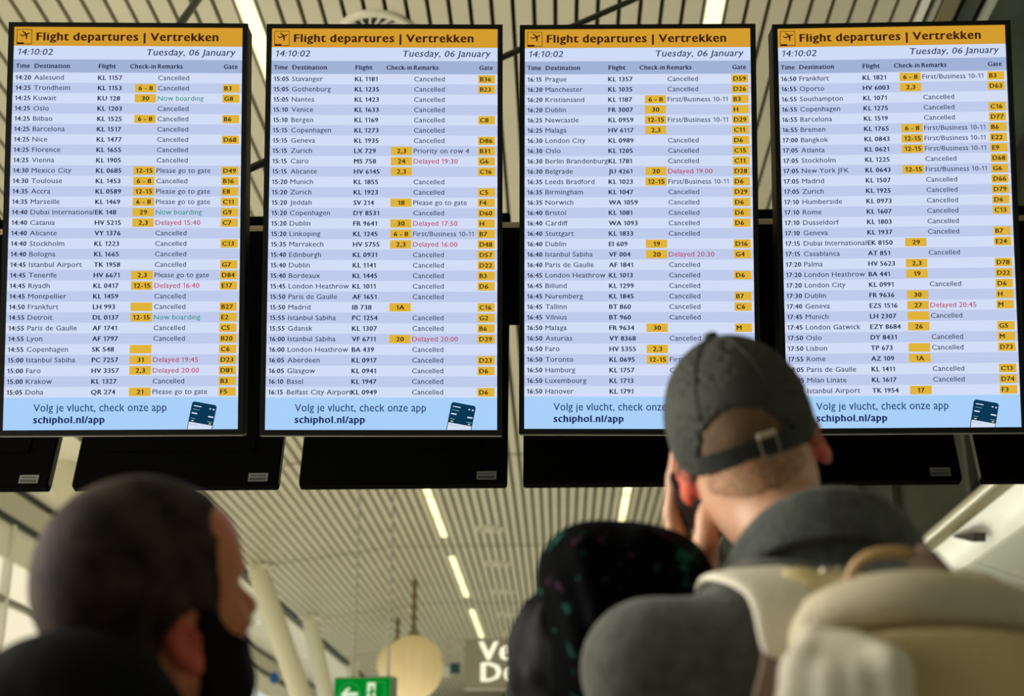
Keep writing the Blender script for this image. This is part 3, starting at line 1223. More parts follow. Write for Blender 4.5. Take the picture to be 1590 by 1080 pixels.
class Sculpt:
    """a distance field on a grid that becomes one closed smooth surface"""

    def __init__(self, lo, hi, step, zs=None):
        ax = [np.arange(lo[i], hi[i] + step, step) for i in range(3)]
        if zs is not None:
            ax[2] = np.asarray(zs)
        self.ax = ax
        self.F = np.full([len(a) for a in ax], BIG, dtype=np.float32)

    def _box(self, lo, hi, k):
        sl = []
        for i in range(3):
            a = self.ax[i]
            i0 = max(int(np.searchsorted(a, lo[i] - k)) - 1, 0)
            i1 = min(int(np.searchsorted(a, hi[i] + k)) + 1, len(a))
            if i1 <= i0:
                return None
            sl.append(slice(i0, i1))
        return tuple(sl)

    def _pts(self, sl):
        g = np.meshgrid(*[self.ax[i][sl[i]] for i in range(3)], indexing='ij')
        return np.stack(g, -1)

    def add(self, d, lo, hi, k=.01, mode='u'):
        sl = self._box(lo, hi, k + .03)
        if sl is None:
            return self
        D = d(self._pts(sl)).astype(np.float32)
        A = self.F[sl]
        if mode == 'u':
            h = np.clip(.5 + .5 * (A - D) / max(k, 1e-6), 0, 1)
            self.F[sl] = A + (D - A) * h - k * h * (1 - h)
        elif mode == 's':
            D = -D
            h = np.clip(.5 - .5 * (A - D) / max(k, 1e-6), 0, 1)
            self.F[sl] = A + (D - A) * h + k * h * (1 - h)
        return self

    def ell(self, c, r, fr=WORLD, k=.01, mode='u', rot=None):
        r = np.array(r, float)
        c = np.array(c, float)
        Rl = np.eye(3) if rot is None else np.array(Matrix.Rotation(rot[0], 3, rot[1]))
        wc = fr.w(*c)
        m = r.max()

        def d(P):
            q = (fr.l(P) - c) @ Rl
            k0 = np.sqrt(((q / r) ** 2).sum(-1))
            k1 = np.sqrt(((q / (r * r)) ** 2).sum(-1))
            return k0 * (k0 - 1) / np.maximum(k1, 1e-9)
        return self.add(d, wc - m, wc + m, k, mode)

    def cap(self, a, b, r0, r1=None, fr=WORLD, k=.01, mode='u'):
        r1 = r0 if r1 is None else r1
        a, b = fr.w(*a), fr.w(*b)
        ab = b - a
        L2 = float(ab @ ab) + 1e-12

        def d(P):
            t = np.clip(((P - a) @ ab) / L2, 0, 1)
            return np.linalg.norm(P - a - t[..., None] * ab, axis=-1) - (r0 + (r1 - r0) * t)
        m = max(r0, r1)
        return self.add(d, np.minimum(a, b) - m, np.maximum(a, b) + m, k, mode)

    def chain(self, pts, rs, fr=WORLD, k=.01, mode='u'):
        for i in range(len(pts) - 1):
            self.cap(pts[i], pts[i + 1], rs[i], rs[i + 1], fr, k, mode)
        return self

    def rbox(self, c, h, r, fr=WORLD, k=.01, mode='u'):
        c, h = np.array(c, float), np.array(h, float)
        wc = fr.w(*c)
        m = float(np.linalg.norm(h)) + r

        def d(P):
            q = np.abs(fr.l(P) - c) - (h - r)
            return np.linalg.norm(np.maximum(q, 0), axis=-1) + np.minimum(q.max(-1), 0) - r
        return self.add(d, wc - m, wc + m, k, mode)

    def clip(self, g):
        """keep only where g(points) < 0"""
        P = self._pts(tuple(slice(0, n) for n in self.F.shape))
        self.F = np.maximum(self.F, g(P).astype(np.float32))
        return self

    def grow(self, d):
        self.F = self.F - d
        return self

    def mesh(self):
        F = self.F.copy()
        for i in range(3):
            s = [slice(None)] * 3
            s[i] = 0
            F[tuple(s)] = np.maximum(F[tuple(s)], .001)
            s[i] = -1
            F[tuple(s)] = np.maximum(F[tuple(s)], .001)
        ins = F < 0
        n = F.shape
        cnt = np.zeros([q - 1 for q in n], np.int8)
        offs = [(i, j, k) for i in (0, 1) for j in (0, 1) for k in (0, 1)]
        for o in offs:
            cnt += ins[o[0]:n[0] - 1 + o[0], o[1]:n[1] - 1 + o[1], o[2]:n[2] - 1 + o[2]]
        act = np.argwhere((cnt > 0) & (cnt < 8))
        idx = -np.ones(cnt.shape, np.int64)
        idx[tuple(act.T)] = np.arange(len(act))
        acc = np.zeros((len(act), 3))
        num = np.zeros(len(act))
        for a in offs:
            for d in range(3):
                if a[d]:
                    continue
                b = list(a)
                b[d] = 1
                pa, pb = act + a, act + b
                fa, fb = F[tuple(pa.T)], F[tuple(pb.T)]
                m = (fa < 0) != (fb < 0)
                t = np.where(m, fa / np.where(m, fa - fb, 1), 0)
                acc[m] += pa[m] + t[m, None] * (pb[m] - pa[m])
                num[m] += 1
        acc /= num[:, None]
        V = np.stack([np.interp(acc[:, i], np.arange(n[i]), self.ax[i]) for i in range(3)], 1)
        faces = []
        for d in range(3):
            e1, e2 = (d + 1) % 3, (d + 2) % 3
            s0 = [slice(None)] * 3
            s1 = [slice(None)] * 3
            s0[d], s1[d] = slice(0, n[d] - 1), slice(1, n[d])
            fa, fb = ins[tuple(s0)], ins[tuple(s1)]
            for flip in (False, True):
                m = (fa & ~fb) if not flip else (~fa & fb)
                q = np.argwhere(m)
                q = q[(q[:, e1] > 0) & (q[:, e2] > 0)]
                if not len(q):
                    continue
                u, v = np.zeros(3, int), np.zeros(3, int)
                u[e1], v[e2] = 1, 1
                f4 = np.stack([idx[tuple((q - u - v).T)], idx[tuple((q - v).T)], idx[tuple(q.T)], idx[tuple((q - u).T)]], 1)
                faces.append(f4 if not flip else f4[:, ::-1])
        return V, np.concatenate(faces)

    def build(self, name, mats, parent=None, off=(0, 0, 0), mat_fn=None, relax=2):
        V, Fc = self.mesh()
        # relax
        nb = np.zeros_like(V)
        for _ in range(relax):
            nb[:] = 0
            c = np.zeros(len(V))
            for i in range(4):
                a, b = Fc[:, i], Fc[:, (i + 1) % 4]
                for k in range(3):
                    nb[:, k] += np.bincount(a, V[b, k], len(V)) + np.bincount(b, V[a, k], len(V))
                c += np.bincount(a, minlength=len(V)) + np.bincount(b, minlength=len(V))
            V = V + .5 * (nb / c[:, None] - V)
        mi = None
        if mat_fn is not None:
            mi = mat_fn(V[Fc].mean(1))
        return link(name, V - np.array(off), Fc, mats, parent, mi, True)


def head_shape(s, fr, dz=0.0, out=0.0, es=1.0):
    """skull, face and ears in the head's own frame"""
    s.ell((-.012, 0, .042), (.099, .077, .086), fr, .01)
    s.ell((-.045, 0, .012), (.064, .066, .066), fr, .02)
    s.ell((.030, 0, -.035), (.064, .060, .088), fr, .03)
    s.ell((.052, 0, .045), (.046, .060, .050), fr, .02)
    s.cap((.045, .022, -.098), (.045, -.022, -.098), .030, None, fr, .03)
    s.ell((.078, 0, -.100), (.022, .024, .020), fr, .02)
    s.cap((-.015, .052, -.05), (.045, .03, -.095), .016, .020, fr, .03)
    s.cap((-.015, -.052, -.05), (.045, -.03, -.095), .016, .020, fr, .03)
    s.cap((.083, .030, .022), (.083, -.030, .022), .010, None, fr, .016)
    for y in (1, -1):
        s.ell((.088, .031 * y, .000), (.014, .017, .011), fr, .012, 's')
        s.ell((.078, .031 * y, .000), (.013, .014, .012), fr, .003)
        s.ell((.066, .046 * y, -.028), (.022, .018, .018), fr, .02)
    s.cap((.094, 0, .006), (.116, 0, -.030), .006, .010, fr, .012)
    s.ell((.114, 0, -.034), (.012, .011, .010), fr, .008)
    s.ell((.103, .012, -.038), (.010, .008, .008), fr, .006)
    s.ell((.103, -.012, -.038), (.010, .008, .008), fr, .006)
    s.ell((.094, 0, -.062), (.010, .021, .006), fr, .006)
    s.ell((.091, 0, -.073), (.010, .019, .007), fr, .006)
    for y in (1, -1):
        s.ell((.000, (.076 + out * .5) * y, -.018 + dz), (.012, .010, .018), fr, .008)
        e = Frame(0, 0, 0, (0, 0, 0))
        # ear: a tilted flat shell with a hollow
        a = math.radians(28) * y
        ef = Frame(0, 0, 0, (0, 0, 0))
        Rl = np.array(Matrix.Rotation(a, 3, 'Z') @ Matrix.Rotation(math.radians(-10), 3, 'Y'))
        ef.R = fr.R @ Rl
        ef.o = fr.w(-.006, (.084 + out) * y, -.014 + dz)
        s.ell((-.004, 0, .006), (.0185 * es, .0068, .026 * es), ef, .003)
        s.ell((.0, 0, -.020 * es), (.0125 * es, .0068, .014 * es), ef, .006)
        s.ell((.001, .006 * y, .006), (.010, .006, .016), ef, .003, 's')
        s.ell((.005, .006 * y, -.010), (.006, .006, .008), ef, .003, 's')


def ear_fn(fr, dz=0.0):
    def f(P):
        q = fr.l(P)
        return (np.abs(q[:, 1]) > .0740) & (np.abs(q[:, 0]) < .03) & (np.abs(q[:, 2] + .014 - dz) < .05)
    return f


def zgrid(lo, fine0, hi, step, coarse=.022):
    a = list(np.arange(lo, fine0, coarse))
    return np.array(a + list(np.arange(fine0, hi + step, step)))


M['skin_tan'] = mat('skin_tan', (.58, .20, .075), .5, sss=.12)
M['skin_fair'] = mat('skin_fair', (.62, .34, .21), .5, sss=.12)
M['ear_tan'] = mat('skin_tan_ear', (.70, .13, .08), .5, sss=.25)
M['ear_fair'] = mat('skin_fair_ear', (.62, .10, .055), .5, sss=.25)
M['buzz'] = mat('buzzed_dark_hair', (.009, .006, .004), .7, spec=.15, col2=(.060, .034, .024), noise=.5, noise_scale=30, bump=.5, bump_scale=300)
M['beard'] = mat('dark_beard', (.006, .004, .003), .8, spec=.1, bump=.6, bump_scale=260)
M['hair_brown'] = mat('short_brown_hair', (.13, .075, .032), .7, bump=.5, bump_scale=260, noise=.3, noise_scale=40)
M['stubble'] = mat('nape_stubble_hair', (.40, .215, .115), .6, noise=.30, noise_scale=150)
M['black_cloth'] = mat('black_jacket_cloth', (.006, .006, .006), .85, spec=.08, bump=.3, bump_scale=80, noise=.3, noise_scale=12)
M['nylon'] = mat('black_nylon', (.0045, .005, .006), .65, spec=.12, bump=.2, bump_scale=35)
M['coat'] = mat('grey_wool_coat', (.075, .082, .068), .9, bump=.6, bump_scale=160, noise=.25, noise_scale=60, sheen=.15)
M['collar'] = mat('grey_wool_collar', (.060, .070, .062), .9, bump=.6, bump_scale=160, noise=.25, noise_scale=60, sheen=.15)
M['cap'] = mat('charcoal_cap_cotton', (.036, .041, .032), .85, bump=.15, bump_scale=220, noise=.10, noise_scale=35)
M['cap_strap'] = mat('black_cap_strap', (.012, .016, .014), .7, bump=.4, bump_scale=200)
M['metal'] = mat('pale_buckle', (.55, .50, .40), .4, metal=.7)
M['canvas'] = mat('beige_canvas', (.60, .54, .39), .8, bump=.35, bump_scale=120, noise=.08, noise_scale=14)
M['canvas_pale'] = mat('pale_canvas', (.74, .70, .58), .75, bump=.35, bump_scale=120, noise=.06, noise_scale=14)
M['canvas_olive'] = mat('olive_tan_canvas', (.56, .46, .23), .8, bump=.35, bump_scale=120, noise=.08, noise_scale=10)
M['leather'] = mat('tan_leather', (.42, .27, .12), .5, noise=.15, noise_scale=20)
M['mauve'] = mat('mauve_webbing', (.22, .15, .11), .7)
M['phone_black'] = mat('black_phone', (.012, .014, .015), .3, spec=.6)
M['trousers'] = mat('dark_trousers', (.02, .022, .03), .85)
M['shoe'] = mat('black_shoe', (.015, .014, .013), .5)


def legs(s, x, y, fx, fy, hip, k=.03, w=.09, r=(.085, .055, .042)):
    """two legs standing at x, y facing (fx, fy)"""
    for sg in (1, -1):
        lx, ly = x - fy * w * sg, y + fx * w * sg
        s.chain([(lx, ly, hip), (lx + fx * .015, ly + fy * .015, hip * .53), (lx - fx * .01, ly - fy * .01, .09)], list(r), WORLD, k)
        s.cap((lx - fx * .02, ly - fy * .02, .05), (lx + fx * .15, ly + fy * .15, .04), .038, .034, WORLD, .02)


def lower_clothes(root, off, x, y, fx, fy, hip):
    s = Sculpt((x - .30, y - .30, .06), (x + .30, y + .30, hip + .12), .02)
    legs(s, x, y, fx, fy, hip, r=(.105, .085, .075))
    s.ell((x, y, hip + .02), (.18, .15, .12), WORLD, .05)
    s.clip(lambda P: .085 - P[..., 2])
    s.build('trousers', M['trousers'], root, off)
    for sg in (1, -1):
        lx, ly = x - fy * .09 * sg, y + fx * .09 * sg
        s = Sculpt((lx - .26, ly - .26, -.02), (lx + .26, ly + .26, .16), .012)
        s.cap((lx - fx * .04, ly - fy * .04, .055), (lx + fx * .17, ly + fy * .17, .045), .055, .048, WORLD, .02)
        s.cap((lx - fx * .01, ly - fy * .01, .05), (lx - fx * .01, ly - fy * .01, .11), .052, .055, WORLD, .03)
        s.clip(lambda P: .002 - P[..., 2])
        s.build('shoe', M['shoe'], root, off)


# ---------------- bearded man at the left
HF = Frame(math.radians(48.4), math.radians(19.5), math.radians(-19.7), (-.4130, 1.4197, 1.4850))
fx, fy = math.sin(math.radians(40)), math.cos(math.radians(40))
TX, TY = HF.o[0] - .055, HF.o[1] - .075
base = np.array([TX, TY, 0])
root = empty('person', base)
tag(root, 'bearded man with a shaved head and black jacket, looking up to the right', 'person')


def man_body(s):
    head_shape(s, HF, -.010, .003, 1.0)
    nb = (TX, TY, 1.29)
    s.cap(HF.w(-.025, 0, -.045), nb, .058, .066, WORLD, .025)
    s.cap((TX - fy * .17, TY + fx * .17, 1.24), (TX + fy * .17, TY - fx * .17, 1.24), .055, None, WORLD, .06)
    s.ell((TX, TY, 1.10), (.16, .13, .20), WORLD, .05)
    s.ell((TX, TY, .88), (.14, .12, .16), WORLD, .05)
    for sg in (1, -1):
        sx, sy = TX - fy * .185 * sg, TY + fx * .185 * sg
        s.chain([(sx, sy, 1.23), (sx - fx * .03, sy - fy * .03, .97), (sx + fx * .10 + fy * .03 * sg, sy + fy * .10 - fx * .03 * sg, .80)], [.048, .040, .030], WORLD, .02)
        s.cap((sx + fx * .10 + fy * .03 * sg, sy + fy * .10 - fx * .03 * sg, .80), (sx + fx * .13 + fy * .05 * sg, sy + fy * .13 - fx * .05 * sg, .74), .034, .030, WORLD, .01)
    legs(s, TX, TY, fx, fy, .80)
    return s


s = Sculpt((TX - .30, TY - .30, -.01), (TX + .34, TY + .34, 1.64), .0055, zgrid(-.01, 1.22, 1.64, .0055))
man_body(s)
efn = ear_fn(HF, -.012)
s.build('body', [M['skin_tan'], M['ear_tan']], root, base, lambda P: efn(P).astype(np.int32))
# buzzed hair
s = Sculpt(HF.o - .17, HF.o + .17, .0055)
head_shape(s, HF)
s.cap(HF.w(-.025, 0, -.045), (TX, TY, 1.29), .058, .066, WORLD, .025)
s.grow(.0035)


def hair_region(P):
    q = HF.l(P)
    z, y = q[..., 2], np.abs(q[..., 1])
    fm = np.interp(z, [-.08, -.045, -.02, .0, .02, .045, .07, .10, .14], [.040, .042, .044, .045, .046, .050, .058, .072, .075])
    fm = fm - .018 * np.clip(1 - ((y - .052) / .02) ** 2, 0, 1) * (z > .03)
    g = np.maximum(q[..., 0] - fm, -.085 - z + np.clip(q[..., 0] + .06, 0, .05) * .8)
    ear = .026 - np.sqrt((q[..., 0] + .002) ** 2 + ((q[..., 2] + .026) * .72) ** 2 + np.maximum(.06 - y, 0) ** 2)
    return np.maximum(g, ear)


s.clip(hair_region)
s.build('buzzed_hair', M['buzz'], root, base, relax=1)
s = Sculpt(HF.o - .17, HF.o + .17, .0055)
head_shape(s, HF)
s.cap((.045, .03, -.098), (.045, -.03, -.098), .036, None, HF, .03)
s.ell((.075, 0, -.104), (.032, .032, .034), HF, .02)
s.grow(.005)


def beard_region(P):
    q = HF.l(P)
    z, y, x = q[..., 2], np.abs(q[..., 1]), q[..., 0]
    zt = np.interp(x, [.015, .035, .055, .08, .10], [.010, .005, -.030, -.047, -.045])
    g = np.maximum(z - zt, .016 - x)
    return np.maximum(g, -.150 - z)


s.clip(beard_region)
s.build('beard', M['beard'], root, base, relax=1)
# jacket
s = Sculpt((TX - .36, TY - .36, .62), (TX + .36, TY + .36, 1.47), .010)
s.cap((TX - fy * .19, TY + fx * .19, 1.235), (TX + fy * .19, TY - fx * .19, 1.235), .085, None, WORLD, .05)
s.ell((TX - fx * .02, TY - fy * .02, 1.10), (.205, .175, .25), WORLD, .06)
s.ell((TX, TY, .86), (.19, .165, .22), WORLD, .06)
for sg in (1, -1):
    sx, sy = TX - fy * .205 * sg, TY + fx * .205 * sg
    s.chain([(sx, sy, 1.23), (sx - fx * .03, sy - fy * .03, .97), (sx + fx * .11 + fy * .05 * sg, sy + fy * .11 - fx * .05 * sg, .79)], [.078, .066, .058], WORLD, .03)
# bunched hood and collar at the back of the neck
cn = HF.w(-.075, 0, -.12)
s.ell(W(110, 1062, 1.30), (.075, .07, .050), WORLD, .03)
s.ell(W(165, 1105, 1.28), (.065, .06, .050), WORLD, .03)
s.ell(W(20, 1130, 1.30), (.07, .07, .06), WORLD, .03)
s.cap(W(215, 1125, 1.28), W(280, 1185, 1.28), .035, .035, WORLD, .03)
s.build('jacket', M['black_cloth'], root, base)
lower_clothes(root, base, TX, TY, fx, fy, .80)

# ---------------- man in the cap
CF = Frame(math.radians(6), math.radians(16.5), math.radians(15.3), (.2400, 1.7454, 1.7290))
T = W(1300, 1000, 1.56)                       # between the shoulder blades
TX, TY = T[0], T[1] + .05
base = np.array([TX, TY, 0])
root = empty('person', base)
tag(root, 'man in a charcoal cap and grey wool coat holding a phone to his ear', 'person')
SHL, SHR = W(1012, 1042, 1.53), W(1592, 1040, 1.53)
NB = W(1250, 880, 1.665)
EL = W(1120, 1330, 1.66)
WR = W(1112, 930, 1.89)
s = Sculpt((TX - .40, TY - .26, -.01), (TX + .34, TY + .46, 1.90), .006, zgrid(-.01, 1.36, 1.90, .006))
head_shape(s, CF, .004, .004, 1.2)
s.cap(CF.w(-.022, 0, -.045), NB, .063, .062, WORLD, .03)
s.ell(CF.w(-.06, 0, -.03), (.05, .05, .05), WORLD, .03)
s.cap(SHL, SHR, .045, None, WORLD, .04)
s.ell((TX, TY + .01, 1.22), (.17, .11, .22), WORLD, .04)
s.ell((TX, TY, .98), (.15, .12, .18), WORLD, .05)
s.cap(NB, (TX, TY + .05, 1.36), .055, .055, WORLD, .03)
legs(s, TX, TY, 0, 1, .92)
s.chain([SHL, EL, WR], [.05, .042, .028], WORLD, .02)
s.chain([SHR, SHR + [.03, .02, -.30], SHR + [-.02, .17, -.52]], [.05, .04, .03], WORLD, .02)
# left hand: palm, four fingers along the phone, thumb on the near edge
PM = W(1072, 872, 1.872)
s.cap(WR, PM, .027, .024, WORLD, .02)
s.cap(W(1086, 878, 1.862), W(1052, 868, 1.890), .021, .019, WORLD, .015)
s.cap(W(1078, 862, 1.870), W(1056, 850, 1.915), .018, .017, WORLD, .015)
fing = [([(1050, 846, 1.868), (1043, 795, 1.876), (1046, 742, 1.880), (1050, 702, 1.882)], [.0135, .0120, .0108, .0090]),
        ([(1056, 852, 1.890), (1043, 805, 1.908), (1046, 762, 1.924), (1064, 742, 1.936)], [.0115, .0100, .0092, .0078]),
        ([(1058, 858, 1.905), (1047, 820, 1.928), (1056, 786, 1.946), (1076, 774, 1.950)], [.0110, .0096, .0088, .0075]),
        ([(1062, 866, 1.918), (1056, 838, 1.942), (1066, 814, 1.956), (1084, 806, 1.956)], [.0098, .0085, .0078, .0068])]
for pts, rs in fing:
    s.chain([W(*p) for p in pts], rs, WORLD, .004)
s.chain([W(1092, 880, 1.858), W(1097, 838, 1.846), W(1099, 806, 1.848), W(1098, 788, 1.852)], [.0195, .0165, .0150, .0120], WORLD, .008)
s.cap(W(1058, 856, 1.882), W(1054, 800, 1.892), .016, .013, WORLD, .010)
cfn = ear_fn(CF, .0)
s.build('body', [M['skin_fair'], M['ear_fair']], root, base, lambda P: cfn(P).astype(np.int32))
# short hair under the cap
s = Sculpt(CF.o - .16, CF.o + .17, .006)
head_shape(s, CF)
s.grow(.003)


def hair2(P):
    q = CF.l(P)
    z, y, x = q[..., 2], np.abs(q[..., 1]), q[..., 0]
    g = np.maximum(x - np.interp(z, [-.05, 0, .05], [-.045, .02, .05]), -.040 - z)
    return np.maximum(g, z - .085)


s.clip(hair2)
s.build('short_hair', M['hair_brown'], root, base, relax=1)
s = Sculpt(CF.o - .17, CF.o + .13, .006)
head_shape(s, CF, .004, .004, 1.2)
s.cap(CF.w(-.022, 0, -.045), NB, .063, .062, WORLD, .03)
s.ell(CF.w(-.06, 0, -.03), (.05, .05, .05), WORLD, .03)
s.grow(.0010)


def nape(P):
    q = CF.l(P)
    z, y, x = q[..., 2], np.abs(q[..., 1]), q[..., 0]
    low = -.058 + 5.0 * y * y
    return np.maximum(np.maximum(x + .035, low - z), np.maximum(z - .02, y - .062))


s.clip(nape)
s.build('nape_stubble', M['stubble'], root, base, relax=1)
# cap
def dome(c, r, fr, g=0.0):
    r = np.array(r) + g
    c = np.array(c)

    def d(P):
        q = fr.l(P) - c
        k0 = np.sqrt(((q / r) ** 2).sum(-1))
        k1 = np.sqrt(((q / (r * r)) ** 2).sum(-1))
        return k0 * (k0 - 1) / np.maximum(k1, 1e-9)
    return d


CC, CR = (-.006, 0, .030), (.1130, .0925, .1155)
s = Sculpt(CF.o - .19, CF.o + .24, .0055)
od, idm = dome(CC, CR, CF), dome(CC, CR, CF, -.007)


def cap_shell(P):
    q = CF.l(P)
    x, y, z = q[..., 0], q[..., 1], q[..., 2]
    rim = np.interp(x, [-.12, -.05, .0, .10], [-.010, -.014, .008, .016])
    yc = y - .007
    hole = np.maximum(np.sqrt((yc / .050) ** 2 + (np.maximum(z - .010, 0) / .042) ** 2) - 1, np.maximum(x + .03, -(z + .09))) * .045
    hole = np.where(z < .010, np.maximum(np.abs(yc) - .050, x + .03), hole)
    return np.maximum(np.maximum(np.maximum(od(P), -idm(P)), rim - z), -hole)


lo, hi = CF.o - .18, CF.o + .18
s.add(cap_shell, lo, hi, .001)
# visor
def visor(P):
    q = CF.l(P)
    x, y, z = q[..., 0], q[..., 1], q[..., 2]
    zz = z - (.016 - 6.0 * y * y - .25 * np.maximum(x - .09, 0))
    rr = np.sqrt(((x - .075) / .105) ** 2 + (y / .088) ** 2) - 1
    return np.maximum(np.maximum(np.abs(zz) - .004, rr * .085), .07 - x)


s.add(visor, lo, CF.o + .24, .006)
capo = s.build('baseball_cap', M['cap'], root, base, relax=1)
# strap, buckle, button and seams of the cap
b = MB()
def on_dome(y, z, g=.002):
    x = -math.sqrt(max(1 - (y / CR[1]) ** 2 - ((z - CC[2]) / CR[2]) ** 2, 0)) * CR[0] + CC[0]
    n = np.array([x - CC[0], y * 1.2, (z - CC[2]) * .8])
    n /= np.linalg.norm(n)
    return np.array([x, y, z]) + n * g
vs, fs = [], []
ys = np.linspace(-.066, .060, 22)
for y in ys:
    for z, g in ((-.012, .0005), (-.012, .004), (.010, .004), (.010, .0005)):
        vs.append(CF.w(*on_dome(y, z, g)))
for i in range(len(ys) - 1):
    for k in range(4):
        fs.append((i * 4 + k, i * 4 + (k + 1) % 4, i * 4 + 4 + (k + 1) % 4, i * 4 + 4 + k))
b.add(vs, fs)
b.build('cap_strap', M['cap_strap'], capo, off=base)
b = MB()
for (y0, z0, y1, z1) in ((-.012, .013, -.032, .013), (-.012, -.013, -.032, -.013), (-.012, -.013, -.012, .013), (-.032, -.013, -.032, .013)):
    b.tube([CF.w(*on_dome(y0, z0, .006)), CF.w(*on_dome(y1, z1, .006))], .0007 if z0 != .013 or z1 != .013 else .0042, 8)
b.build('buckle', M['metal'], capo, off=base)
s = Sculpt(CF.o - .02 + CF.R @ np.array([-.006, 0, .149]), CF.o + .02 + CF.R @ np.array([-.006, 0, .149]), .002)
s.ell((-.006, 0, .1485), (.010, .010, .006), CF, .001)
s.build('cap_button', M['cap_strap'], capo, base)
b = MB()
for k in range(6):
    a = math.radians(30 + 60 * k)
    pts = []
    for t in np.linspace(.05, 1.40, 18):
        p = np.array([CC[0] + CR[0] * math.sin(t) * math.cos(a), CR[1] * math.sin(t) * math.sin(a), CC[2] + CR[2] * math.cos(t)])
        pts.append(CF.w(*p))
    b.tube(pts, .0017, 6)
b.build('seam', M['cap'], capo, smooth=True, off=base)
# coat
s = Sculpt((TX - .42, TY - .30, .48), (TX + .42, TY + .34, 1.66), .009)
s.cap(SHL + [0, 0, .004], SHR, .068, None, WORLD, .04)
s.cap(SHL + [.05, 0, .0], W(1190, 985, 1.57), .066, .070, WORLD, .03)
s.cap(SHR - [.05, 0, .0], W(1410, 985, 1.57), .066, .070, WORLD, .03)
s.ell((TX, TY - .01, 1.26), (.215, .135, .25), WORLD, .06)
s.cap(W(1180, 950, 1.60), W(1400, 940, 1.60), .058, None, WORLD, .04)
s.ell((TX, TY, .95), (.20, .15, .32), WORLD, .06)
s.ell((TX, TY, .68), (.21, .16, .20), WORLD, .06)
s.chain([SHL, EL, WR + (EL - WR) * .22], [.072, .064, .046], WORLD, .03)
s.chain([SHR, SHR + [.03, .02, -.30], SHR + [-.02, .16, -.50]], [.072, .066, .054], WORLD, .03)
s.clip(lambda P: .52 - P[..., 2])
s.build('wool_coat', M['coat'], root, base)
# folded collar
b = MB()
cc = W(1282, 868, 1.66)
vs, fs = [], []
N = 48
for i in range(N):
    t = 2 * math.pi * i / N
    cx_, sy_ = math.cos(t), math.sin(t)             # sy_ = -1 at the back (towards the viewer)
    h = .048 - .036 * (1 + sy_) - .030 * abs(cx_) ** 3
    for (k, dz) in ((.80, -.10), (.84, -.02), (.90, .012), (.97, .022), (1.05, .014), (1.12, -.012), (1.17, -.040), (1.13, -.046), (1.0, -.030), (.97, -.10)):
        vs.append(cc + np.array([.112 * k * cx_, .085 * k * sy_, h + dz]))
P_ = 10
for i in range(N):
    j = (i + 1) % N
    for k in range(P_):
        k2 = (k + 1) % P_
        fs.append((i * P_ + k, j * P_ + k, j * P_ + k2, i * P_ + k2))
b.add(vs, fs)
o = b.build('coat_collar', M['collar'], root, smooth=True, off=base)
md = o.modifiers.new('sub', 'SUBSURF')
md.levels = md.render_levels = 1
lower_clothes(root, base, TX, TY, 0, 1, .92)

# phone at his left ear
pf = Frame(0, 0, 0, W(1084, 806, 1.888))
up_ = MAT @ np.array([-.40, .917, 0.0])
wd = MAT @ np.array([.34, .15, -.93])
wd -= up_ * (wd @ up_)
wd /= np.linalg.norm(wd)
pf.R = np.stack([wd, np.cross(up_, wd), up_], 1)
s = Sculpt(pf.o - .10, pf.o + .10, .003)
s.rbox((0, 0, 0), (.035, .0045, .074), .004, pf, .001)
ph_root = s.build('mobile_phone', M['phone_black'], None, pf.o, relax=1)
ph_root.location = tuple(pf.o)
tag(ph_root, 'black phone held to the ear of the man in the cap', 'phone')
s = Sculpt(pf.o - .10, pf.o + .10, .003)
s.rbox((0, -.0048, 0), (.031, .0014, .068), .001, pf, .001)
s.build('phone_screen', M['phone_black'], ph_root, pf.o, relax=0)
# ---------------- person in the patterned black headscarf
ft = bpy.data.materials.new('black_floral_cloth')
ft.use_nodes = True
nt = ft.node_tree
pb = nt.nodes['Principled BSDF']
pb.inputs['Roughness'].default_value = .85
pb.inputs['Specular IOR Level'].default_value = .03
tc = nt.nodes.new('ShaderNodeTexCoord')
ns = nt.nodes.new('ShaderNodeTexNoise')
ns.inputs['Scale'].default_value = 36
ns.inputs['Detail'].default_value = 3
nt.links.new(tc.outputs['Object'], ns.inputs['Vector'])
r1 = nt.nodes.new('ShaderNodeValToRGB')
e = r1.color_ramp.elements
e[0].position, e[0].color = .0, (.07, .022, .055, 1)
e[1].position, e[1].color = .36, (.0012, .0015, .002, 1)
q = e.new(.31); q.color = (.05, .015, .04, 1)
q = e.new(.62); q.color = (.0012, .0015, .002, 1)
q = e.new(.67); q.color = (.010, .065, .052, 1)
q = e.new(1.0); q.color = (.018, .11, .085, 1)
nt.links.new(ns.outputs['Fac'], r1.inputs['Fac'])
nt.links.new(r1.outputs['Color'], pb.inputs['Base Color'])
M['floral'] = ft

SF = Frame(0, math.radians(15), 0, W(968, 992, 1.745))
TX, TY = SF.o[0] - .075, SF.o[1] + .19
base = np.array([TX, TY, 0])
root = empty('person', base)
tag(root, 'person in a black headscarf with teal and mauve flowers and a black jacket', 'person')
s = Sculpt((TX - .30, TY - .30, -.01), (TX + .34, TY + .34, 1.68), .007, zgrid(-.01, 1.30, 1.68, .007))
head_shape(s, SF)
s.cap(SF.w(-.02, 0, -.05), (TX + .02, TY - .05, 1.33), .052, .055, WORLD, .03)
s.cap((TX - .14, TY, 1.30), (TX + .14, TY, 1.30), .045, None, WORLD, .05)
s.ell((TX, TY, 1.14), (.14, .10, .22), WORLD, .05)
s.ell((TX, TY, .90), (.14, .11, .16), WORLD, .05)
legs(s, TX, TY, 0, 1, .82)
for sg in (1, -1):
    sx = TX + .165 * sg
    s.chain([(sx, TY, 1.29), (sx + .02 * sg, TY + .0, 1.02), (sx - .03 * sg, TY + .13, .86)], [.042, .036, .028], WORLD, .02)
    s.cap((sx - .03 * sg, TY + .13, .86), (sx - .05 * sg, TY + .17, .80), .032, .028, WORLD, .01)
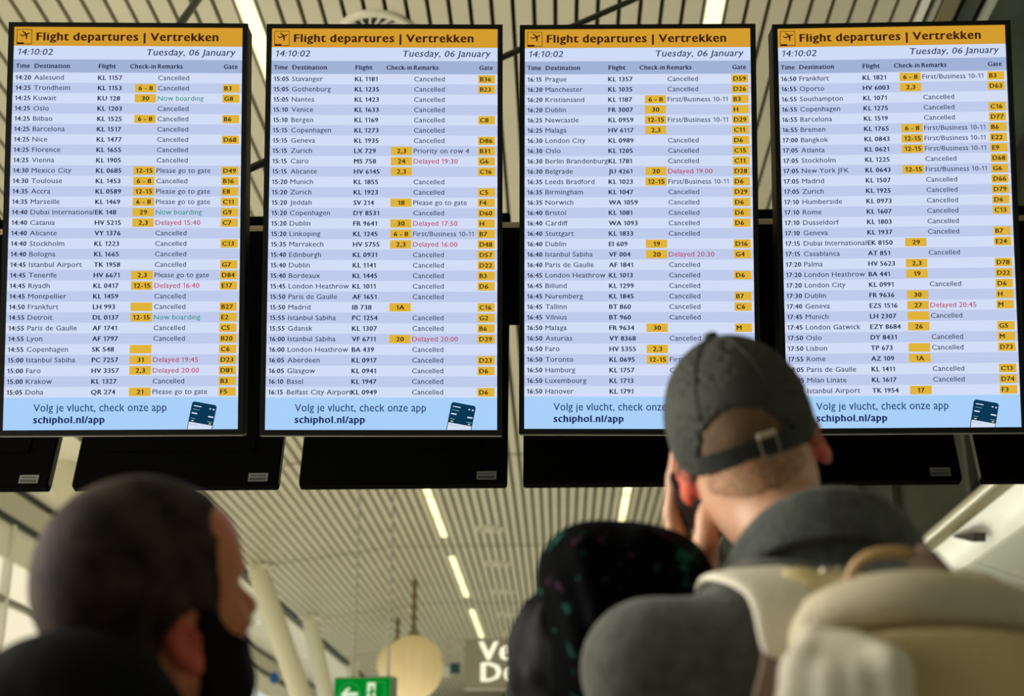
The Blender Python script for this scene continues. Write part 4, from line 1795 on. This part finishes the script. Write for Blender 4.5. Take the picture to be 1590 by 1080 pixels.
s.build('body', M['skin_fair'], root, base)
# headscarf
s = Sculpt(SF.o - .24, SF.o + .22, .007)
s.ell(W(964, 897, 1.735), (.100, .105, .066), WORLD, .03)
s.ell(W(908, 874, 1.72), (.046, .07, .042), WORLD, .03)
s.ell(W(1040, 893, 1.725), (.046, .07, .040), WORLD, .03)
s.ell(W(974, 965, 1.735), (.098, .112, .095), WORLD, .04)
s.ell(W(960, 1010, 1.735), (.084, .105, .10), WORLD, .04)
s.ell(W(945, 1045, 1.735), (.075, .070, .085), WORLD, .04)
for a, bb in (((1000, 835, 1.66), (1085, 890, 1.645)), ((905, 850, 1.65), (930, 960, 1.62)), ((880, 900, 1.66), (900, 1000, 1.64)), ((960, 900, 1.64), (1050, 940, 1.65))):
    s.cap(W(*a), W(*bb), .012, .010, WORLD, .02)


s.build('headscarf', M['floral'], root, base)
# jacket with its hood bunched round the neck
s = Sculpt((TX - .30, TY - .32, .55), (TX + .34, TY + .30, 1.58), .008)
s.cap((TX - .13, TY, 1.295), (TX + .13, TY, 1.295), .068, None, WORLD, .05)
s.ell((TX, TY, 1.14), (.18, .135, .25), WORLD, .06)
s.ell((TX, TY, .84), (.19, .15, .26), WORLD, .06)
for sg in (1, -1):
    sx = TX + .17 * sg
    s.chain([(sx, TY, 1.28), (sx + .02 * sg, TY, 1.02), (sx - .03 * sg, TY + .13, .85)], [.064, .056, .05], WORLD, .03)
s.chain([W(893, 935, 1.76), W(880, 1000, 1.76), W(878, 1085, 1.77)], [.045, .066, .076], WORLD, .03)
s.chain([W(930, 1030, 1.74), W(930, 1110, 1.76)], [.075, .09], WORLD, .03)
for pts in ([(862, 905, 1.715), (842, 960, 1.705), (846, 1010, 1.70), (868, 1065, 1.69)], [(848, 975, 1.70), (880, 1020, 1.68), (905, 1070, 1.675)], [(805, 1010, 1.735), (830, 1050, 1.70), (860, 1090, 1.69)],
            [(822, 940, 1.74), (806, 1000, 1.735), (800, 1060, 1.73)]):
    s.chain([W(*p) for p in pts], [.010] * len(pts), WORLD, .012)
s.clip(lambda P: .60 - P[..., 2])
s.build('hooded_jacket', M['nylon'], root, base, relax=1)
lower_clothes(root, base, TX, TY, 0, 1, .82)

# ---------------- beige backpack on the man in the cap
bp0 = W(1440, 1240, 1.36)
root = empty('backpack', bp0)
tag(root, 'beige canvas backpack with a tan haul loop worn over the grey wool coat', 'backpack')
s = Sculpt(W(1150, 1600, 1.36) - [.05, .2, .05], W(1760, 900, 1.36) + [.06, .22, .1], .009)
bf = Frame(0, 0, 0, W(1500, 1255, 1.375) - [0, .030, 0])
bf.R = np.stack([MAT[:, 0], np.cross(np.array([0, 0, 1.]), MAT[:, 0]), np.array([0, 0, 1.])], 1)
s.rbox((0, 0, 0), (.165, .062, .20), .05, bf, .01)
s.cap(W(1300, 985, 1.41), W(1640, 1000, 1.41), .030, None, WORLD, .03)
s.build('main_bag', M['canvas'], root, bp0)
# rolled rim along the top
def spline(pts, n):
    pts = [np.array(p) for p in pts]
    out = []
    for i in range(len(pts) - 1):
        p0, p1, p2, p3 = pts[max(i - 1, 0)], pts[i], pts[i + 1], pts[min(i + 2, len(pts) - 1)]
        for t in np.linspace(0, 1, n, endpoint=False):
            out.append(.5 * (2 * p1 + (p2 - p0) * t + (2 * p0 - 5 * p1 + 4 * p2 - p3) * t * t + (3 * p1 - p0 - 3 * p2 + p3) * t ** 3))
    return out + [pts[-1]]


b = MB()
pts = spline([W(1252, 968, 1.37), W(1300, 943, 1.345), W(1400, 925, 1.325), W(1500, 930, 1.322), W(1600, 955, 1.328), W(1720, 1000, 1.34)], 6)
rr = np.interp(np.arange(len(pts)), [0, 3, 10, 20, len(pts) - 1], [.010, .020, .024, .024, .020])
b.tube(pts, list(rr), 16, up=(0, .3, 1))
b.build('rolled_rim', M['canvas'], root, smooth=True, off=bp0)
# front flap
s = Sculpt(W(1200, 1300, 1.27) - .08, W(1800, 930, 1.27) + .12, .007)
TLF = bf.l(W(1290, 990, 1.30))            # upper left corner, top middle and lower edge of the flap on the bag
TMF = bf.l(W(1470, 974, 1.30))


def flap(P):
    q = bf.l(P)
    x, y, z = q[..., 0], q[..., 1], q[..., 2]
    top = TMF[2] - .9 * (x - TMF[0]) ** 2
    edge = np.maximum(np.maximum(z - top, TLF[0] - x), np.maximum(x - .165, -.19 - z))
    face = np.abs(y - (TMF[1] - .012 * np.clip((top - z) / .10, 0, 1) + .35 * (x - .01) ** 2)) - .010
    return np.maximum(edge, face)


s.add(flap, W(1200, 1300, 1.27) - .10, W(1800, 930, 1.27) + .12, .002)
s.build('front_flap', M['canvas_olive'], root, bp0)
# gathered side pocket
s = Sculpt(W(1200, 1300, 1.27) - .10, W(1460, 960, 1.27) + .10, .006)
for pts, r in (([(1268, 990, 1.30), (1246, 1040, 1.265), (1236, 1110, 1.26), (1240, 1250, 1.27)], .020),
               ([(1295, 1000, 1.285), (1290, 1050, 1.25), (1284, 1120, 1.245), (1288, 1250, 1.26)], .018),
               ([(1318, 1000, 1.28), (1332, 1050, 1.245), (1334, 1120, 1.24), (1335, 1250, 1.25)], .018),
               ([(1340, 1003, 1.275), (1378, 1040, 1.245), (1384, 1110, 1.24), (1380, 1250, 1.25)], .022)):
    s.chain([W(*p) for p in pts], [.012, r, r, r], WORLD, .006)
s.cap(W(1262, 985, 1.30), W(1385, 1012, 1.275), .010, .008, WORLD, .012)
s.build('gathered_pocket', M['canvas_pale'], root, bp0)
# yoke between the straps
s = Sculpt(W(1180, 990, 1.45) - .06, W(1480, 860, 1.45) + .08, .006)
s.cap(W(1235, 912, 1.51), W(1340, 918, 1.49), .020, .020, WORLD, .01)
s.cap(W(1250, 948, 1.48), W(1400, 945, 1.46), .024, .024, WORLD, .02)
s.cap(W(1240, 915, 1.51), W(1260, 948, 1.48), .018, .020, WORLD, .02)
s.build('yoke', M['canvas_olive'], root, bp0)
b = MB()
for px in (1282, 1301):
    p = W(px, 886, 1.462)
    b.lathe([(0, .004), (.005, .003), (.006, 0), (.005, -.003), (0, -.004)], p, 12)
b.build('rivets', M['metal'], root, smooth=True, off=bp0)
# left shoulder strap
def ribbon(b, pts, ws, wdirs, th, m=0):
    pts = [np.array(p) for p in pts]
    vs, fs = [], []
    for i, p in enumerate(pts):
        d = pts[min(i + 1, len(pts) - 1)] - pts[max(i - 1, 0)]
        d /= np.linalg.norm(d)
        w = np.array(wdirs[i], float)
        w -= d * (w @ d)
        w /= np.linalg.norm(w)
        n = np.cross(d, w)
        for a, c in ((-1, -.35), (-.8, -1), (.8, -1), (1, -.35), (1, .35), (.8, 1), (-.8, 1), (-1, .35)):
            vs.append(p + w * ws[i] / 2 * a + n * th / 2 * c)
    for i in range(len(pts) - 1):
        for k in range(8):
            fs.append((i * 8 + k, i * 8 + (k + 1) % 8, i * 8 + 8 + (k + 1) % 8, i * 8 + 8 + k))
    fs.append(tuple(range(7, -1, -1)))
    fs.append(tuple(range((len(pts) - 1) * 8, len(pts) * 8)))
    b.add(vs, fs, m)


RT = MAT[:, 0]
UPc = MAT[:, 1]
b = MB()
ribbon(b, [W(1112, 935, 1.66), W(1120, 905, 1.64), W(1140, 887, 1.60), W(1180, 890, 1.54), W(1212, 912, 1.475), W(1218, 945, 1.44), W(1212, 985, 1.42), W(1197, 1024, 1.41)],
       [.06, .066, .085, .094, .080, .066, .050, .02], [RT + UPc * .3, RT + UPc * .3, RT + UPc * .15, RT + UPc * .1, RT, RT, RT, RT], .014)
o = b.build('shoulder_strap', M['canvas_pale'], root, smooth=True, off=bp0)
md = o.modifiers.new('sub', 'SUBSURF')
md.levels = md.render_levels = 2
b = MB()
ribbon(b, [W(1197, 1012, 1.415), W(1192, 1045, 1.41), W(1185, 1090, 1.41), W(1180, 1180, 1.42)], [.016, .016, .024, .026], [RT] * 4, .008)
b.build('webbing', M['mauve'], o, off=bp0)
# haul loop
b = MB()
ribbon(b, [W(1318, 905, 1.45), W(1322, 885, 1.445), W(1334, 868, 1.44), (W(1360, 857, 1.435)), W(1400, 855, 1.435), W(1425, 862, 1.435)],
       [.014] * 6, [UPc * .5 + MAT[:, 2]] * 6, .012)
o = b.build('haul_loop', M['leather'], root, smooth=True, off=bp0)
md = o.modifiers.new('sub', 'SUBSURF')
md.levels = md.render_levels = 1
b = MB()
ribbon(b, [W(1418, 860, 1.435), W(1440, 872, 1.43), W(1455, 892, 1.42), W(1475, 918, 1.41)], [.026, .028, .03, .03], [RT * .9 + UPc * .5] * 4, .012)
b.build('loop_base', M['mauve'], root, smooth=True, off=bp0)
# right strap end with its buckle
b = MB()
ribbon(b, [W(1455, 905, 1.47), W(1495, 903, 1.46), W(1530, 908, 1.45), W(1560, 925, 1.44), W(1600, 960, 1.42)], [.035, .035, .03, .03, .05], [UPc * .7 + MAT[:, 2] * .7] * 5, .012)
o = b.build('shoulder_strap', M['canvas'], root, smooth=True, off=bp0)
b = MB()
bb = W(1535, 914, 1.425)
b.bar(bb - RT * .018 + UPc * .002, bb + RT * .018 - UPc * .004, .014, .018)
b.build('strap_buckle', M['leather'], o, off=bp0)
